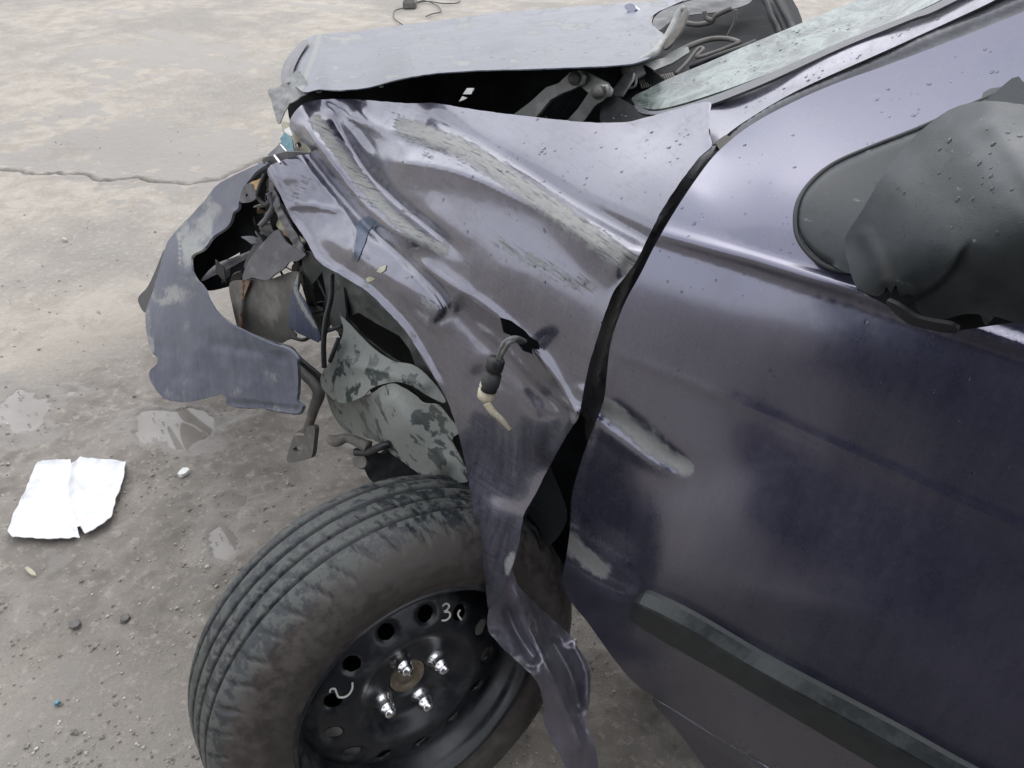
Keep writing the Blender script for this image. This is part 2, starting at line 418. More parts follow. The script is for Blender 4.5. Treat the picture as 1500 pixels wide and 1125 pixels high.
def groundmat():
    t = NT('dirty worn concrete'); a = t.noise(1.1, 6, .6); b = t.noise(7, 6, .65, (1, 1, 1), .6); f = t.noise(45, 6, .7); g = t.noise(260, 4, .7)
    mud = t.attr('mud'); wet = t.attr('wet')
    light = t.mix(t.rng(b, .35, .65), (.265, .240, .202), (.345, .315, .268))
    light = t.mix(t.math('MULTIPLY', t.rng(a, .42, .62), .75), light, (.205, .192, .170))
    light = t.mix(t.math('MULTIPLY', t.rng(f, .5, .7), .35), light, (.47, .44, .385))
    brown = t.mix(t.rng(b, .35, .65), (.145, .130, .110), (.225, .205, .178))
    brown = t.mix(t.math('MULTIPLY', t.rng(f, .52, .66), .6), brown, (.33, .30, .25))
    mm = t.rng(t.math('ADD', mud, t.math('ADD', t.math('MULTIPLY', t.math('SUBTRACT', b, .5), 1.3), t.math('MULTIPLY', t.math('SUBTRACT', f, .5), .8))), .25, .75)
    c = t.mix(mm, light, brown)
    c = t.mix(t.rng(g, .56, .72, 0, .5), c, (.1, .09, .08))
    pits = t.rng(f, .28, .36, 1, 0)
    c = t.mix(t.math('MULTIPLY', pits, .45), c, (.14, .12, .10))
    w2 = t.rng(t.math('ADD', wet, t.math('MULTIPLY', t.math('SUBTRACT', b, .5), .5)), .3, .6)
    c = t.mix(t.math('MULTIPLY', w2, .8), c, (.175, .160, .138))
    c = t.mix(t.math('MULTIPLY', t.attr('refl_dark'), .9), c, (.040, .038, .038)); c = t.mix(t.attr('crack'), c, (.05, .045, .04))
    h = t.math('ADD', t.math('MULTIPLY', f, .7), t.math('MULTIPLY', g, .35))
    return t.set(Base_Color=c, Roughness=t.math('SUBTRACT', t.rng(mm, 0, 1.6, .92, .7), t.math('MULTIPLY', w2, .42)), Normal=t.bump(h, .7, .010))
M['ground'] = groundmat()
def puddlemat():
    t = NT('still muddy water'); n = t.noise(6, 3)
    return t.set(Base_Color=t.mix(t.rng(n, .35, .65), (.17, .156, .136), (.215, .20, .18)), Roughness=.05, Specular_IOR_Level=.5)
M['puddle'] = puddlemat()

# ------------------------------------------------------------------ ground, puddles
def axis(lo, hi, step, far):
    a = list(np.arange(lo, hi + 1e-6, step)); s = step
    L = []; x = lo
    while x > -far: s *= 1.16; x -= s; L.append(x)
    s = step; x = hi; Rr = []
    while x < far: s *= 1.16; x += s; Rr.append(x)
    return np.array(L[::-1] + a + Rr)
PUD = [  # px, py, rx px, ry px, weight
    (200, 80, 120, 32, .62), (230, 222, 150, 42, .9), (60, 235, 120, 25, .6),
    (20, 600, 60, 42, .95), (262, 632, 66, 40, .98), (345, 735, 36, 18, .8), (328, 792, 28, 34, .95), (120, 575, 40, 12, .5)]
def pud_field(x, y):
    v = np.zeros_like(x)
    for (px, py, rx, ry, w) in PUD:
        c = at_z(px, py); ex = at_z(px + rx, py) - c; ey = at_z(px, py + ry) - c; ey2 = c - at_z(px, py - ry)
        ey = (ey + -(-ey2)) / 2 if False else (ey - (-ey2)) / 2 if False else ey
        A = np.array([[ex[0], ey[0]], [ex[1], ey[1]]]); I = np.linalg.inv(A)
        dx, dy = x - c[0], y - c[1]; u = I[0, 0] * dx + I[0, 1] * dy; q = I[1, 0] * dx + I[1, 1] * dy
        v = np.maximum(v, w * np.exp(-(u * u + q * q) * .75))
    return v
gx = axis(-4.0, 1.1, .0102, 70); gy = axis(.2, 4.6, .0102, 70)
X, Y = np.meshgrid(gx, gy); x = X.ravel(); y = Y.ravel()
fade = sm(1 - np.maximum(np.abs(x + 1.4) - 3.2, 0) / 3) * sm(1 - np.maximum(np.abs(y - 2.5) - 3, 0) / 3)
nz = fbm(x * 3.1, y * 3.1, 5, 2); n2 = fbm(x * 14, y * 14, 4, 8)
P0 = at_z(300, 720); P1 = at_z(560, 640)
mud = np.clip(1.15 - np.hypot((x - P1[0]) / 1.25, (y - P1[1]) / 1.1) , 0, 1) + .75 * np.exp(-((x - at_z(150, 700)[0]) / .55) ** 2 - ((y - at_z(150, 700)[1]) / .5) ** 2)
mud = np.maximum(mud, .8 * sm((x + .75) / .5) * sm((2.6 - y) / .6))
mud = np.clip(mud, 0, 1)
pf = pud_field(x, y); pn = pf + (nz - .48) * 1.1 + (n2 - .48) * .9
deep = sm((pn - .40) / .22) * sm(pf / .25) * sm((at_z(0, 420)[1] + .3 - y) / .3)
zz = (.0015 + (n2 - .3) * .012 * fade * (.12 + .8 * mud) + (nz - .3) * .008 * fade + .020 * fade * np.maximum(fbm(x * 34, y * 34, 3, 15) - .48, 0) * (.3 + mud)) * (1 - .9 * deep) - .006 * deep
crackp = [at_z(*p)[:2] for p in ((-60, 246), (20, 251), (60, 254), (110, 256), (150, 266), (190, 263), (230, 266), (275, 270), (320, 262), (360, 246), (390, 232))]
cd, ct = pdist(x + .05 * (fbm(x * 9, y * 9, 3, 4) - .47), y + .07 * (fbm(x * 9, y * 9, 3, 6) - .47), crackp)
ck = np.exp(-(cd / .008) ** 2); zz -= .014 * ck
zz += .016 * np.exp(-((cd + .0) / .05) ** 2) * fade * (1 - ck) * np.maximum(fbm(x * 26, y * 26, 3, 5) - .42, 0) * 2
nx_ = len(gx); ny_ = len(gy)
idx = np.arange(nx_ * ny_).reshape(ny_, nx_)
Fq = np.stack([idx[:-1, :-1], idx[:-1, 1:], idx[1:, 1:], idx[1:, :-1]], -1).reshape(-1, 4)
me = bpy.data.meshes.new('ground'); me.vertices.add(len(x)); me.vertices.foreach_set('co', np.stack([x, y, zz], 1).astype(np.float32).ravel())
me.loops.add(Fq.size); me.loops.foreach_set('vertex_index', Fq.ravel().astype(np.int32)); me.polygons.add(len(Fq))
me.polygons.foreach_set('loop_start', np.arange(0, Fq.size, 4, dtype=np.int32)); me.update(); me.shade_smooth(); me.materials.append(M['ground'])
refl_dark = sm((x + .35) / .35) * sm((.50 - y) / .25) * sm((y + 1.6) / .3)  # dark ground colour added out of view so the door reflects darker
for k, v in (('refl_dark', refl_dark), ('mud', mud), ('wet', sm((pn - .12) / .35)), ('crack', np.clip(ck * .8, 0, 1))):
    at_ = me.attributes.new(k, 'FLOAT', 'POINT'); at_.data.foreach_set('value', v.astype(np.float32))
g = bpy.data.objects.new('ground', me); COL.objects.link(g); g['kind'] = 'structure'
for (px, py, rx, ry, w) in PUD[3:]:
    c = at_z(px, py, .0004); ex = at_z(px + rx, py, .0004) - c; ey = at_z(px, py + ry, .0004) - c
    V = [c] + [c + 1.25 * (ex * math.cos(a) + ey * math.sin(a)) for a in np.linspace(0, 2 * math.pi, 25)[:-1]]
    c2 = np.array(V)
    o = link('puddle', V, [(0, 1 + i, 1 + (i + 1) % 24) for i in range(24)], M['puddle'], loc=tuple(c), smooth=False); o['kind'] = 'structure'
    o.location.z -= .0002 * PUD.index((px, py, rx, ry, w))

# ------------------------------------------------------------------ the car
car = empty('crashed_car', tuple(CAR_LOC), 'wrecked dark violet car with torn front wing, buckled hood and hanging bumper', 'car')

# --- body core so the shell has something behind it
box('floor_pan', (-.32, .72, .27), (3.2, 2.12, .33), M['void'], car)
box('firewall', (-.12, .86, .33), (-.06, 2.05, .92), M['void'], car)
rbx = box('rear_body', (.36, .68, .30), (3.1, 2.12, .98), M['paint_door'], car, .05)
box('cabin_glass', (.55, .84, .985), (2.5, 1.96, 1.34), M['sideglass'], rbx, .06)
box('roof', (.75, .86, 1.343), (2.4, 1.94, 1.39), M['paint_door'], car, .02)
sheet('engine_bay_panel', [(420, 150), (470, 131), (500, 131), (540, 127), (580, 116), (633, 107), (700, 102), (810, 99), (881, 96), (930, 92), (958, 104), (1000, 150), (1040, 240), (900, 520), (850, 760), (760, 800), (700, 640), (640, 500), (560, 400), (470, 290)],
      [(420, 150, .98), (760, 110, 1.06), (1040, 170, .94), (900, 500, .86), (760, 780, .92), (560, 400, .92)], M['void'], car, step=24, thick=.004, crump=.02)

# --- front wing
FEN = [(452, 149), (495, 145), (540, 147), (593, 151), (636, 151), (673, 157), (727, 165), (815, 175), (884, 180), (926, 177), (980, 163), (1037, 149),
       (1039, 168), (1038, 192), (1043, 213), (1026, 229), (1008, 251), (974, 300), (948, 350), (935, 377), (918, 402), (899, 427), (887, 458), (877, 488), (867, 520), (859, 552), (853, 581), (849, 608),
       (837, 627), (824, 648), (805, 683), (782, 727), (767, 755), (759, 799), (749, 834), (736, 864), (716, 892),
       (711, 853), (703, 791), (696, 764), (686, 702), (676, 653), (658, 594), (634, 549), (613, 515), (596, 487), (567, 455), (540, 429), (503, 405), (467, 383), (447, 350), (427, 320),
       (410, 285), (393, 257), (396, 243), (425, 231), (456, 222), (440, 205), (424, 184), (432, 164)]
FC = [(452, 149, .84), (540, 147, .845), (636, 151, .835), (740, 166, .815), (850, 180, .80), (926, 177, .81), (1037, 149, .815),
      (1043, 213, .745), (974, 300, .665), (899, 427, .61), (867, 520, .59), (849, 608, .59), (805, 683, .60),
      (950, 250, .71), (880, 330, .66), (800, 300, .69), (700, 250, .725), (800, 400, .63), (720, 400, .645), (650, 330, .69), (600, 250, .75), (560, 200, .80), (500, 200, .80),
      (520, 270, .77), (480, 300, .755), (430, 250, .76), (410, 283, .75), (447, 350, .72), (503, 403, .69), (567, 457, .665), (634, 549, .645), (676, 653, .63), (640, 420, .665), (700, 500, .64),
      (700, 600, .625), (740, 600, .615), (780, 650, .60), (696, 764, .592), (760, 760, .57), (716, 890, .545), (749, 834, .545)]
def fen_dents(x, y):
    v = ridge(x, y, [(436, 160), (475, 215), (530, 285), (590, 335), (665, 372)], (16, 22), -.020, 'g', (.0, .25))
    v += ridge(x, y, [(430, 195), (480, 262), (545, 335), (600, 380)], 9, .016, 'g', (.1, .3))
    v += ridge(x, y, [(480, 160), (520, 225), (575, 290), (640, 345), (700, 385)], 11, .012, 'g', (.1, .3))
    v += ridge(x, y, [(535, 225), (600, 238), (680, 253), (780, 300), (880, 365), (925, 392)], (26, 30), -.011, 'g', (.15, .05))
    v += ridge(x, y, [(560, 180), (640, 205), (700, 225), (800, 290), (930, 372)], 13, -.006, 'g', (.1, .0))
    v += ridge(x, y, [(620, 160), (690, 205), (760, 245), (850, 300), (950, 352)], 13, .008, 'g', (.1, .0))
    v += ridge(x, y, [(500, 165), (560, 195), (600, 225)], 10, -.006, 'c')
    v += ridge(x, y, [(560, 236), (620, 240), (690, 258), (800, 312), (900, 378)], 9, -.0065, 'c', (.1, .1))
    v += ridge(x, y, [(440, 170), (480, 232), (530, 298), (575, 338), (640, 366)], 7, -.008, 'c', (.1, .2))
    v += ridge(x, y, [(520, 150), (545, 180), (600, 200), (680, 222)], 5, -.005, 'c', (.1, .2))
    v += ridge(x, y, [(470, 150), (520, 185), (555, 232)], 8, .006, 'c', (.1, .2))
    v += ridge(x, y, [(505, 312), (520, 345), (516, 385)], 5, -.006, 'c', (.2, .2))
    v += ridge(x, y, [(690, 470), (730, 500), (790, 560), (846, 604)], 6, -.004, 'c', (.2, .0))
    v += ridge(x, y, [(600, 372), (660, 415), (725, 458), (790, 520), (846, 604)], (9, 26), -.011, 'c', (.1, .0))
    v += ridge(x, y, [(660, 440), (720, 500), (780, 560), (835, 610)], 22, .012, 'g', (.1, .2))
    v += ridge(x, y, [(470, 330), (520, 370), (590, 420), (640, 462)], 20, -.010, 'g', (.2, .0))
    v += ridge(x, y, [(560, 350), (610, 395), (650, 440), (652, 462), (632, 478)], 7, .008, 'g', (.3, .1))
    v += ridge(x, y, [(395, 248), (410, 283), (427, 320), (447, 350), (467, 383), (503, 405), (540, 429), (567, 455), (596, 487), (634, 549), (658, 594)], 7, -.006, 'g', (0, .1))
    v += ridge(x, y, [(415, 305), (450, 300), (500, 310)], 5, -.007, 'c')
    v += ridge(x, y, [(855, 560), (846, 606), (805, 683)], 12, -.007, 'g', (.1, .2))
    v += ridge(x, y, [(700, 520), (730, 640), (740, 760)], 26, .010, 'g')
    v += blob(x, y, 762, 490, 50, 34, .005, 30)
    v += ridge(x, y, [(1037, 150), (1036, 190), (1042, 213)], 5, -.003, 'g', (0, 0))
    v += .0022 * (fbm(x / 40, y / 40, 3, 21) - .47) * 2 * np.clip((820 - x) / 250, .1, 1)
    w = np.clip((620 - x) / 140, 0, 1); v += w * .0026 * (fbm(x / 22 + 3, y / 22, 3, 33) - .45) * 2
    return v
HOLE_C = (762, 490)
def fen_dust(x, y):
    d = ridge(x, y, [(560, 175), (640, 200), (700, 228), (800, 295), (925, 385), (940, 392)], (15, 22), 1.0, 'g', (.08, .02))
    d = np.maximum(d, ridge(x, y, [(455, 165), (490, 215), (545, 285), (610, 345), (665, 372)], (13, 12), .9, 'g', (.03, .05)))
    d = np.maximum(d, ridge(x, y, [(700, 335), (760, 372), (830, 405), (890, 430)], 15, .56, 'g', (.2, .1)))
    d = np.maximum(d, ridge(x, y, [(640, 400), (690, 450), (760, 530), (846, 610)], 20, .36, 'g', (.1, .1)))
    d = np.maximum(d, blob(x, y, 630, 450, 30, 16, .65, 40)); d = np.maximum(d, blob(x, y, 842, 612, 12, 16, .75))
    d = np.maximum(d, blob(x, y, 520, 180, 60, 30, .36, 30)); d = np.maximum(d, blob(x, y, 430, 290, 30, 60, .40, -30))
    d = np.maximum(d, .42 * sm((fbm(x / 30, y / 24, 5, 55) - .5) * 5) * np.clip((760 - x) / 120, .15, 1) * (y < 600)); d = np.maximum(d, blob(x, y, 747, 825, 9, 22, .95, 10)); d = np.maximum(d, blob(x, y, 480, 385, 60, 18, .35, 30))
    return d
SCR = [(440, 130), (560, 175), (640, 200), (700, 228), (800, 295), (925, 385), (940, 392)]
HOLE = [(738, 472), (752, 476), (768, 486), (774, 492), (783, 497), (785, 505), (776, 504), (777, 510), (765, 506), (752, 492), (742, 488)]
HOLE = [(762 + (a - 762) * 1.25, 489 + (b - 489) * 1.45) for a, b in HOLE]
fen = sheet('front_wing', FEN, FC, M['paint'], car, fen_dents, step=4.5, thick=.0012, holes=[HOLE], attrs={'dust': fen_dust, 'su': lambda x, y: pdist(x, y, SCR)[0] * .30, 'sv': lambda x, y: pdist(x, y, SCR)[1] * 14}, jag=.9)
sheet('scraped_patch', [(524, 326), (536, 318), (549, 324), (540, 340), (528, 372), (522, 384), (519, 366), (522, 345)], [(a, b, c - .0012) for a, b, c in FC], M['primer'], fen, fen_dents, step=3, thick=.0006, jag=1)
for pl in ([(551, 398), (557, 391), (566, 388), (564, 396), (558, 400)], [(536, 408), (541, 405), (550, 408), (544, 412), (538, 414)]):
    sheet('paint_chip', pl, [(a, b, c - .0012) for a, b, c in FC], M['foam'], fen, fen_dents, step=3, thick=.0006, curve=False)

# torn strip below the wing, twisted
STR = [(747, 832), (761, 860), (798, 897), (833, 928), (853, 959), (865, 983), (863, 1031), (857, 1055), (870, 1086), (878, 1130), (892, 1190), (850, 1195), (829, 1130), (822, 1110), (798, 1062), (795, 1024), (781, 991),
       (737, 949), (716, 923), (716, 893), (728, 862)]
SCt = [(747, 832, .575), (798, 897, .635), (833, 928, .66), (865, 983, .65), (870, 1086, .60), (892, 1190, .60), (850, 1195, .575), (798, 1062, .56), (781, 991, .545), (737, 949, .54), (716, 893, .55), (790, 940, .60), (830, 1010, .60), (845, 1100, .58)]
def st_dents(x, y):
    v = ridge(x, y, [(752, 850), (772, 910), (800, 965), (822, 1020), (848, 1090)], (10, 14), -.014, 'g', (.1, .0))
    v += ridge(x, y, [(800, 930), (835, 990), (850, 1050)], 10, .012, 'g')
    v += ridge(x, y, [(740, 880), (760, 930), (790, 975)], 8, .008, 'g')
    v += ridge(x, y, [(835, 935), (858, 985), (857, 1040)], 6, -.008, 'c')
    v += .0025 * (fbm(x / 20, y / 20, 3, 44) - .45) * 2
    return v
sheet('torn_wing_strip', STR, SCt, M['paint_strip'], car, st_dents, step=3.5, thick=.0012, jag=1.2,
      attrs={'dust': lambda x, y: .5 * np.maximum(ridge(x, y, [(752, 845), (775, 900), (795, 945)], 16, .9, 'g', (.02, .2)), np.maximum(blob(x, y, 848, 1000, 9, 40, .7), ridge(x, y, [(800, 1030), (820, 1090), (840, 1140)], 7, .5)))})

# --- door
DOOR = [(1052, 222), (1100, 183), (1167, 147), (1230, 120), (1300, 95), (1400, 57), (1500, 17), (1600, -22), (1720, -70), (2000, -190), (2100, 300), (2100, 800), (2100, 1560), (1800, 1410), (1500, 1340), (1300, 1228), (1131, 1125), (1042, 1072), (959, 1022), (925, 996),
        (903, 970), (893, 957), (861, 912), (834, 878), (824, 850), (830, 812), (834, 783), (836, 750), (838, 723), (848, 686), (859, 653), (875, 613), (885, 584), (889, 550), (893, 512), (901, 480), (917, 440), (939, 400), (958, 362), (985, 315), (1020, 262)]
DC = [(1052, 222, .74), (1100, 183, .765), (1167, 147, .785), (1300, 95, .80), (1400, 57, .81), (1500, 17, .82), (1720, -60, .83),
      (960, 345, .632), (1100, 387, .620), (1250, 432, .615), (1500, 512, .612), (1800, 610, .612),
      (1010, 270, .675), (1120, 262, .682), (1250, 270, .682), (985, 325, .640), (1110, 345, .632), (1250, 385, .626), (1400, 430, .622), (1560, 480, .62), (1400, 250, .70), (1550, 200, .73), (1750, 250, .71),
      (892, 515, .600), (1000, 560, .591), (1140, 620, .590), (1300, 690, .590), (1500, 780, .590), (1800, 900, .590),
      (1000, 450, .602), (1200, 520, .599), (1450, 620, .599),
      (850, 700, .605), (1000, 720, .574), (1200, 800, .571), (1450, 950, .571), (1800, 1120, .571),
      (830, 850, .630), (930, 900, .590), (1100, 975, .574), (1250, 1060, .572), (1500, 1200, .572), (1800, 1370, .58), (1100, 1060, .598), (1300, 1180, .602),
      (893, 957, .645), (956, 1024, .64), (1042, 1072, .64), (1131, 1125, .64), (1300, 1230, .64)]
def door_dents(x, y):
    v = ridge(x, y, [(930, 330), (1100, 378), (1250, 424), (1500, 506), (1800, 604)], (10, 13), -.0074, 'g', (.05, 0), False)
    v += ridge(x, y, [(930, 352), (1100, 402), (1250, 448), (1500, 532), (1800, 630)], (9, 40), .0016, 'g', (.05, 0), False)
    v += ridge(x, y, [(892, 513), (1000, 556), (1140, 616), (1300, 688), (1500, 778), (1800, 915)], (9, 8), -.0011, 'g', (.0, 0), False)
    v += ridge(x, y, [(884, 604), (930, 632), (975, 668), (1022, 697)], (14, 8), .009, 'g', (.0, .3))
    v += ridge(x, y, [(880, 625), (930, 662), (1000, 700)], 9, -.003, 'g', (.1, .3))
    v += ridge(x, y, [(832, 795), (870, 830), (905, 850), (950, 868)], (16, 12), .009, 'g', (.0, .3))
    v += ridge(x, y, [(880, 905), (930, 940), (985, 925)], 22, .006, 'g') + blob(x, y, 955, 720, 90, 34, .004, -15)
    v += blob(x, y, 1200, 700, 260, 120, .006, 25) + blob(x, y, 1150, 880, 220, 26, -.002, 10)
    v += ridge(x, y, [(893, 512), (885, 584), (859, 653), (838, 723), (834, 783), (824, 850)], 9, -.003, 'g', (.1, 0))
    v += .0007 * (fbm(x / 120, y / 120, 2, 71) - .45) * 2
    return v
def door_dust(x, y):
    d = ridge(x, y, [(886, 592), (925, 628), (970, 665), (1022, 695)], (15, 15), 1.0, 'g', (.0, .1))
    d = np.maximum(d, ridge(x, y, [(832, 790), (860, 818), (905, 850)], 15, 1.0, 'g', (0, .3)))
    d = np.maximum(d, blob(x, y, 960, 640, 50, 22, .5, 60)); d = np.maximum(d, blob(x, y, 958, 385, 26, 14, .4))
    return d
EXTRA = [(a + (b - a) * k / 50 , (c + (d - c) * k / 50) + o) for (a, c, b, d) in ((930, 330, 1250, 424), (1250, 424, 1800, 604), (892, 513, 1300, 688), (1300, 688, 1800, 915)) for k in range(50) for o in (-16, -12, -8, -4, 0, 4, 8, 12, 17)]
door = sheet('front_door', DOOR, DC, M['paint_door'], car, door_dents, step=8, extra=EXTRA, thick=.0012, attrs={'dust': door_dust}, key='door')
def on_door(px, py, out=0.0):
    p = SURF['door'](np.asarray(px, float), np.asarray(py, float)); p = np.array(p); p[..., 1] -= out; return p
# rub strip
top = cat([(934, 868), (948, 863), (1014, 893), (1120, 955), (1220, 1008), (1320, 1061), (1439, 1127), (1700, 1262)], 8)
bot = cat([(929, 884), (936, 903), (976, 930), (1066, 980), (1160, 1036), (1264, 1098), (1370, 1160), (1620, 1300)], 8)
V = []; F = []; prof = [(0, -.001), (.03, .005), (.17, .0175), (.22, .0185), (.60, .0175), (.88, .0170), (.96, .012), (1, -.001)]
for i, (a, b) in enumerate(zip(top, bot)):
    e = min(1, (i + .5) / 2.0)
    for (s, h) in prof:
        p = a + (b - a) * (s if i else .3 + .4 * s); V.append(on_door(p[0], p[1], (h if h < 0 else h * (.25 + .75 * e ** .6)))[()])
n = len(prof)
for i in range(len(top) - 1):
    for k in range(n - 1): F.append((i * n + k, i * n + k + 1, (i + 1) * n + k + 1, (i + 1) * n + k))
F.append(tuple(range(n)))
link('rub_strip', V, F, M['trim'], door, smooth=False)
# seal in the gap between the wing/pillar and the door
SEAL = [(1040, 210), (1083, 180), (1167, 130), (1300, 70), (1433, 10), (1500, -22), (1720, -110), (1720, -60), (1500, 25), (1400, 65), (1300, 103), (1167, 155), (1100, 190), (1060, 226), (1030, 262), (995, 315), (965, 365), (945, 405), (922, 445), (905, 490), (897, 520), (893, 560), (885, 600), (870, 620), (850, 600),
        (862, 540), (880, 470), (905, 415), (935, 365), (965, 310), (1000, 255)]
sheet('door_seal', SEAL, [(1040, 200, .80), (1100, 182, .803), (1167, 140, .818), (1300, 85, .832), (1450, 25, .842), (1720, -85, .86), (1000, 290, .71), (920, 430, .65), (890, 520, .625), (870, 600, .63), (1050, 215, .775)], M['rubber'], car,
      lambda x, y: ridge(x, y, [(880, 560), (915, 445), (960, 345), (1030, 245), (1100, 175), (1300, 82), (1500, 0), (1720, -90)], 6, -.006, 'g', (0, 0)), step=7, thick=.002)
sheet('rusty_pillar_corner', [(1047, 208), (1062, 198), (1072, 200), (1074, 207), (1056, 222)], [(1047, 208, .765), (1072, 200, .78), (1056, 222, .755)], M['tan'], car, step=5, curve=False)
# dark hinge pillar behind the door gap
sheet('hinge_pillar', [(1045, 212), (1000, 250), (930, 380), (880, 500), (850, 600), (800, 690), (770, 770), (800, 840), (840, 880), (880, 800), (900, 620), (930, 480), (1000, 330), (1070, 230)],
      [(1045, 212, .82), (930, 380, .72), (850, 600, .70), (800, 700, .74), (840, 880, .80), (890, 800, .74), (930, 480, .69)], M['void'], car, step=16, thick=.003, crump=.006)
sheet('hinge_bracket', [(858, 600), (868, 590), (872, 620), (866, 650), (858, 640)], [(858, 600, .66), (868, 650, .665), (872, 610, .66)], M['inner'], car, step=6, thick=.003)
# sill below the door
sheet('sill', [(955, 1024), (1042, 1076), (1131, 1129), (1300, 1235), (1300, 1400), (1150, 1300), (1050, 1150), (1000, 1080)],
      [(955, 1024, .66), (1131, 1129, .66), (1300, 1240, .66), (1050, 1150, .70), (1150, 1300, .74)], M['paint_door'], car,
      lambda x, y: ridge(x, y, [(985, 1045), (1042, 1080), (1131, 1134), (1300, 1242)], (6, 5), -.006, 'g', (.2, 0)), step=8, attrs={'dust': lambda x, y: x * 0})

# --- windscreen pillar and glass
sheet('windscreen_pillar', [(1036, 150), (1085, 132), (1133, 113), (1233, 67), (1333, 27), (1400, -4), (1500, -55), (1700, -150), (1700, -100), (1500, -20), (1433, 12), (1300, 73), (1167, 133), (1083, 183), (1045, 212), (1040, 190)],
      [(1036, 150, .85), (1133, 113, .87), (1333, 27, .89), (1700, -145, .92), (1700, -100, .865), (1433, 12, .85), (1300, 73, .835), (1167, 133, .82), (1083, 183, .80), (1045, 212, .765)], M['paint'], car,
      lambda x, y: ridge(x, y, [(1060, 165), (1167, 120), (1300, 62), (1500, -28), (1700, -120)], 16, -.004, 'g', (.1, 0)), step=6, attrs={'dust': lambda x, y: x * 0})
sheet('windscreen', [(925, 146), (950, 130), (980, 115), (1040, 90), (1100, 64), (1173, 34), (1257, -2), (1400, -70), (1640, -190), (1700, -165), (1500, -70), (1385, -4), (1330, 22), (1230, 64), (1130, 106), (1037, 140), (960, 160)],
      [(925, 146, .93), (960, 160, .89), (1130, 106, .90), (1385, -4, .93), (1700, -165, .97), (1640, -190, 1.1), (1257, -2, 1.06), (1173, 34, 1.02), (1040, 90, .97)], M['glass'], car, step=7, thick=.005, crump=.004, cscale=45)
sheet('windscreen_seal', [(930, 150), (960, 163), (1037, 143), (1130, 106), (1230, 62), (1330, 22), (1400, -10), (1700, -170), (1702, -160), (1402, 0), (1333, 29), (1233, 70), (1133, 116), (1085, 136), (1037, 154), (985, 166), (940, 166)],
      [(930, 155, .89), (960, 163, .862), (1037, 148, .848), (1130, 110, .860), (1330, 25, .880), (1700, -165, .91)], M['rubber'], car, step=6, thick=.003)
# --- mirror
sail = sheet('mirror_base', [(1500, 122), (1441, 147), (1349, 188), (1278, 216), (1224, 241), (1189, 269), (1171, 301), (1171, 340), (1189, 369), (1217, 388), (1260, 402), (1340, 380), (1500, 330)],
      [(a, b, c - .006) for a, b, c in DC], M['mirror'], door, lambda x, y: door_dents(x, y) + ridge(x, y, [(1441, 147), (1349, 188), (1278, 216), (1224, 241), (1189, 269), (1171, 301), (1171, 340), (1189, 369), (1217, 388)], 5, .004, 'g', (0, .0)), step=5, thick=.006)
tube('mirror_gasket', [on_door(a, b, .003) for a, b in ((1500, 121), (1441, 145), (1349, 186), (1278, 214), (1222, 239), (1187, 268), (1169, 301), (1169, 341), (1188, 371), (1217, 390), (1245, 397))], .0022, M['black'], door)
side = sheet('side_window', [(1436, 149), (1500, 121), (1600, 80), (1720, 40), (1800, 250), (1600, 320), (1500, 300)], [(a, b, c - .004) for a, b, c in DC], M['sideglass'], door, step=20, thick=.003)
MH = [(1237, 351), (1243, 388), (1256, 422), (1281, 433), (1292, 431), (1299, 420), (1305, 430), (1313, 417), (1318, 434), (1332, 430), (1338, 440), (1346, 456), (1356, 463), (1378, 468), (1402, 463), (1413, 460), (1434, 461), (1440, 470), (1445, 477), (1452, 468), (1458, 464), (1500, 476), (1600, 500), (1680, 510), (1740, 400), (1700, 260), (1600, 185), (1540, 162), (1491, 152), (1438, 148), (1395, 159), (1360, 182),
      (1325, 215), (1290, 262), (1262, 310)]
MC = [(1237, 351, .615), (1256, 422, .57), (1300, 430, .555), (1400, 390, .50), (1349, 461, .56), (1402, 463, .545), (1480, 420, .50), (1500, 476, .52), (1560, 480, .51), (1680, 510, .53), (1740, 400, .50), (1700, 260, .52), (1600, 185, .57), (1491, 152, .61), (1438, 148, .615), (1395, 159, .627), (1325, 215, .632), (1290, 262, .618),
      (1330, 330, .555), (1400, 300, .53), (1450, 230, .545), (1520, 330, .465), (1600, 300, .47), (1420, 340, .50)]
def mh(x, y):
    return ridge(x, y, [(1322, 441), (1340, 437), (1366, 424), (1392, 400), (1408, 372), (1424, 345)], (1.0, 1.4), .011, 's', (0, .3)) + ridge(x, y, [(1262, 330), (1285, 380), (1300, 425)], 12, -.003, 'g') + ridge(x, y, [(1440, 165), (1490, 230), (1540, 300)], 18, -.006, 'g') + .0016 * (fbm(x / 30, y / 30, 3, 7) - .45)
mir = sheet('mirror_housing', MH, MC, M['mirror'], door, mh, step=5, thick=.003, jag=.8)
sheet('mirror_inside', [(1245, 395), (1256, 425), (1299, 447), (1330, 473), (1400, 485), (1500, 470), (1650, 490), (1500, 300), (1350, 330)], [(1245, 395, .60), (1299, 447, .585), (1400, 485, .57), (1650, 490, .56), (1400, 320, .57)], M['void'], mir, step=12, thick=.003, curve=False)
sheet('mirror_lower_lip', [(1297, 442), (1312, 446), (1345, 466), (1395, 477), (1402, 488), (1370, 485), (1326, 472)], [(1297, 442, .55), (1395, 477, .53), (1402, 488, .535), (1326, 472, .55)], M['black'], mir, step=5, thick=.003)

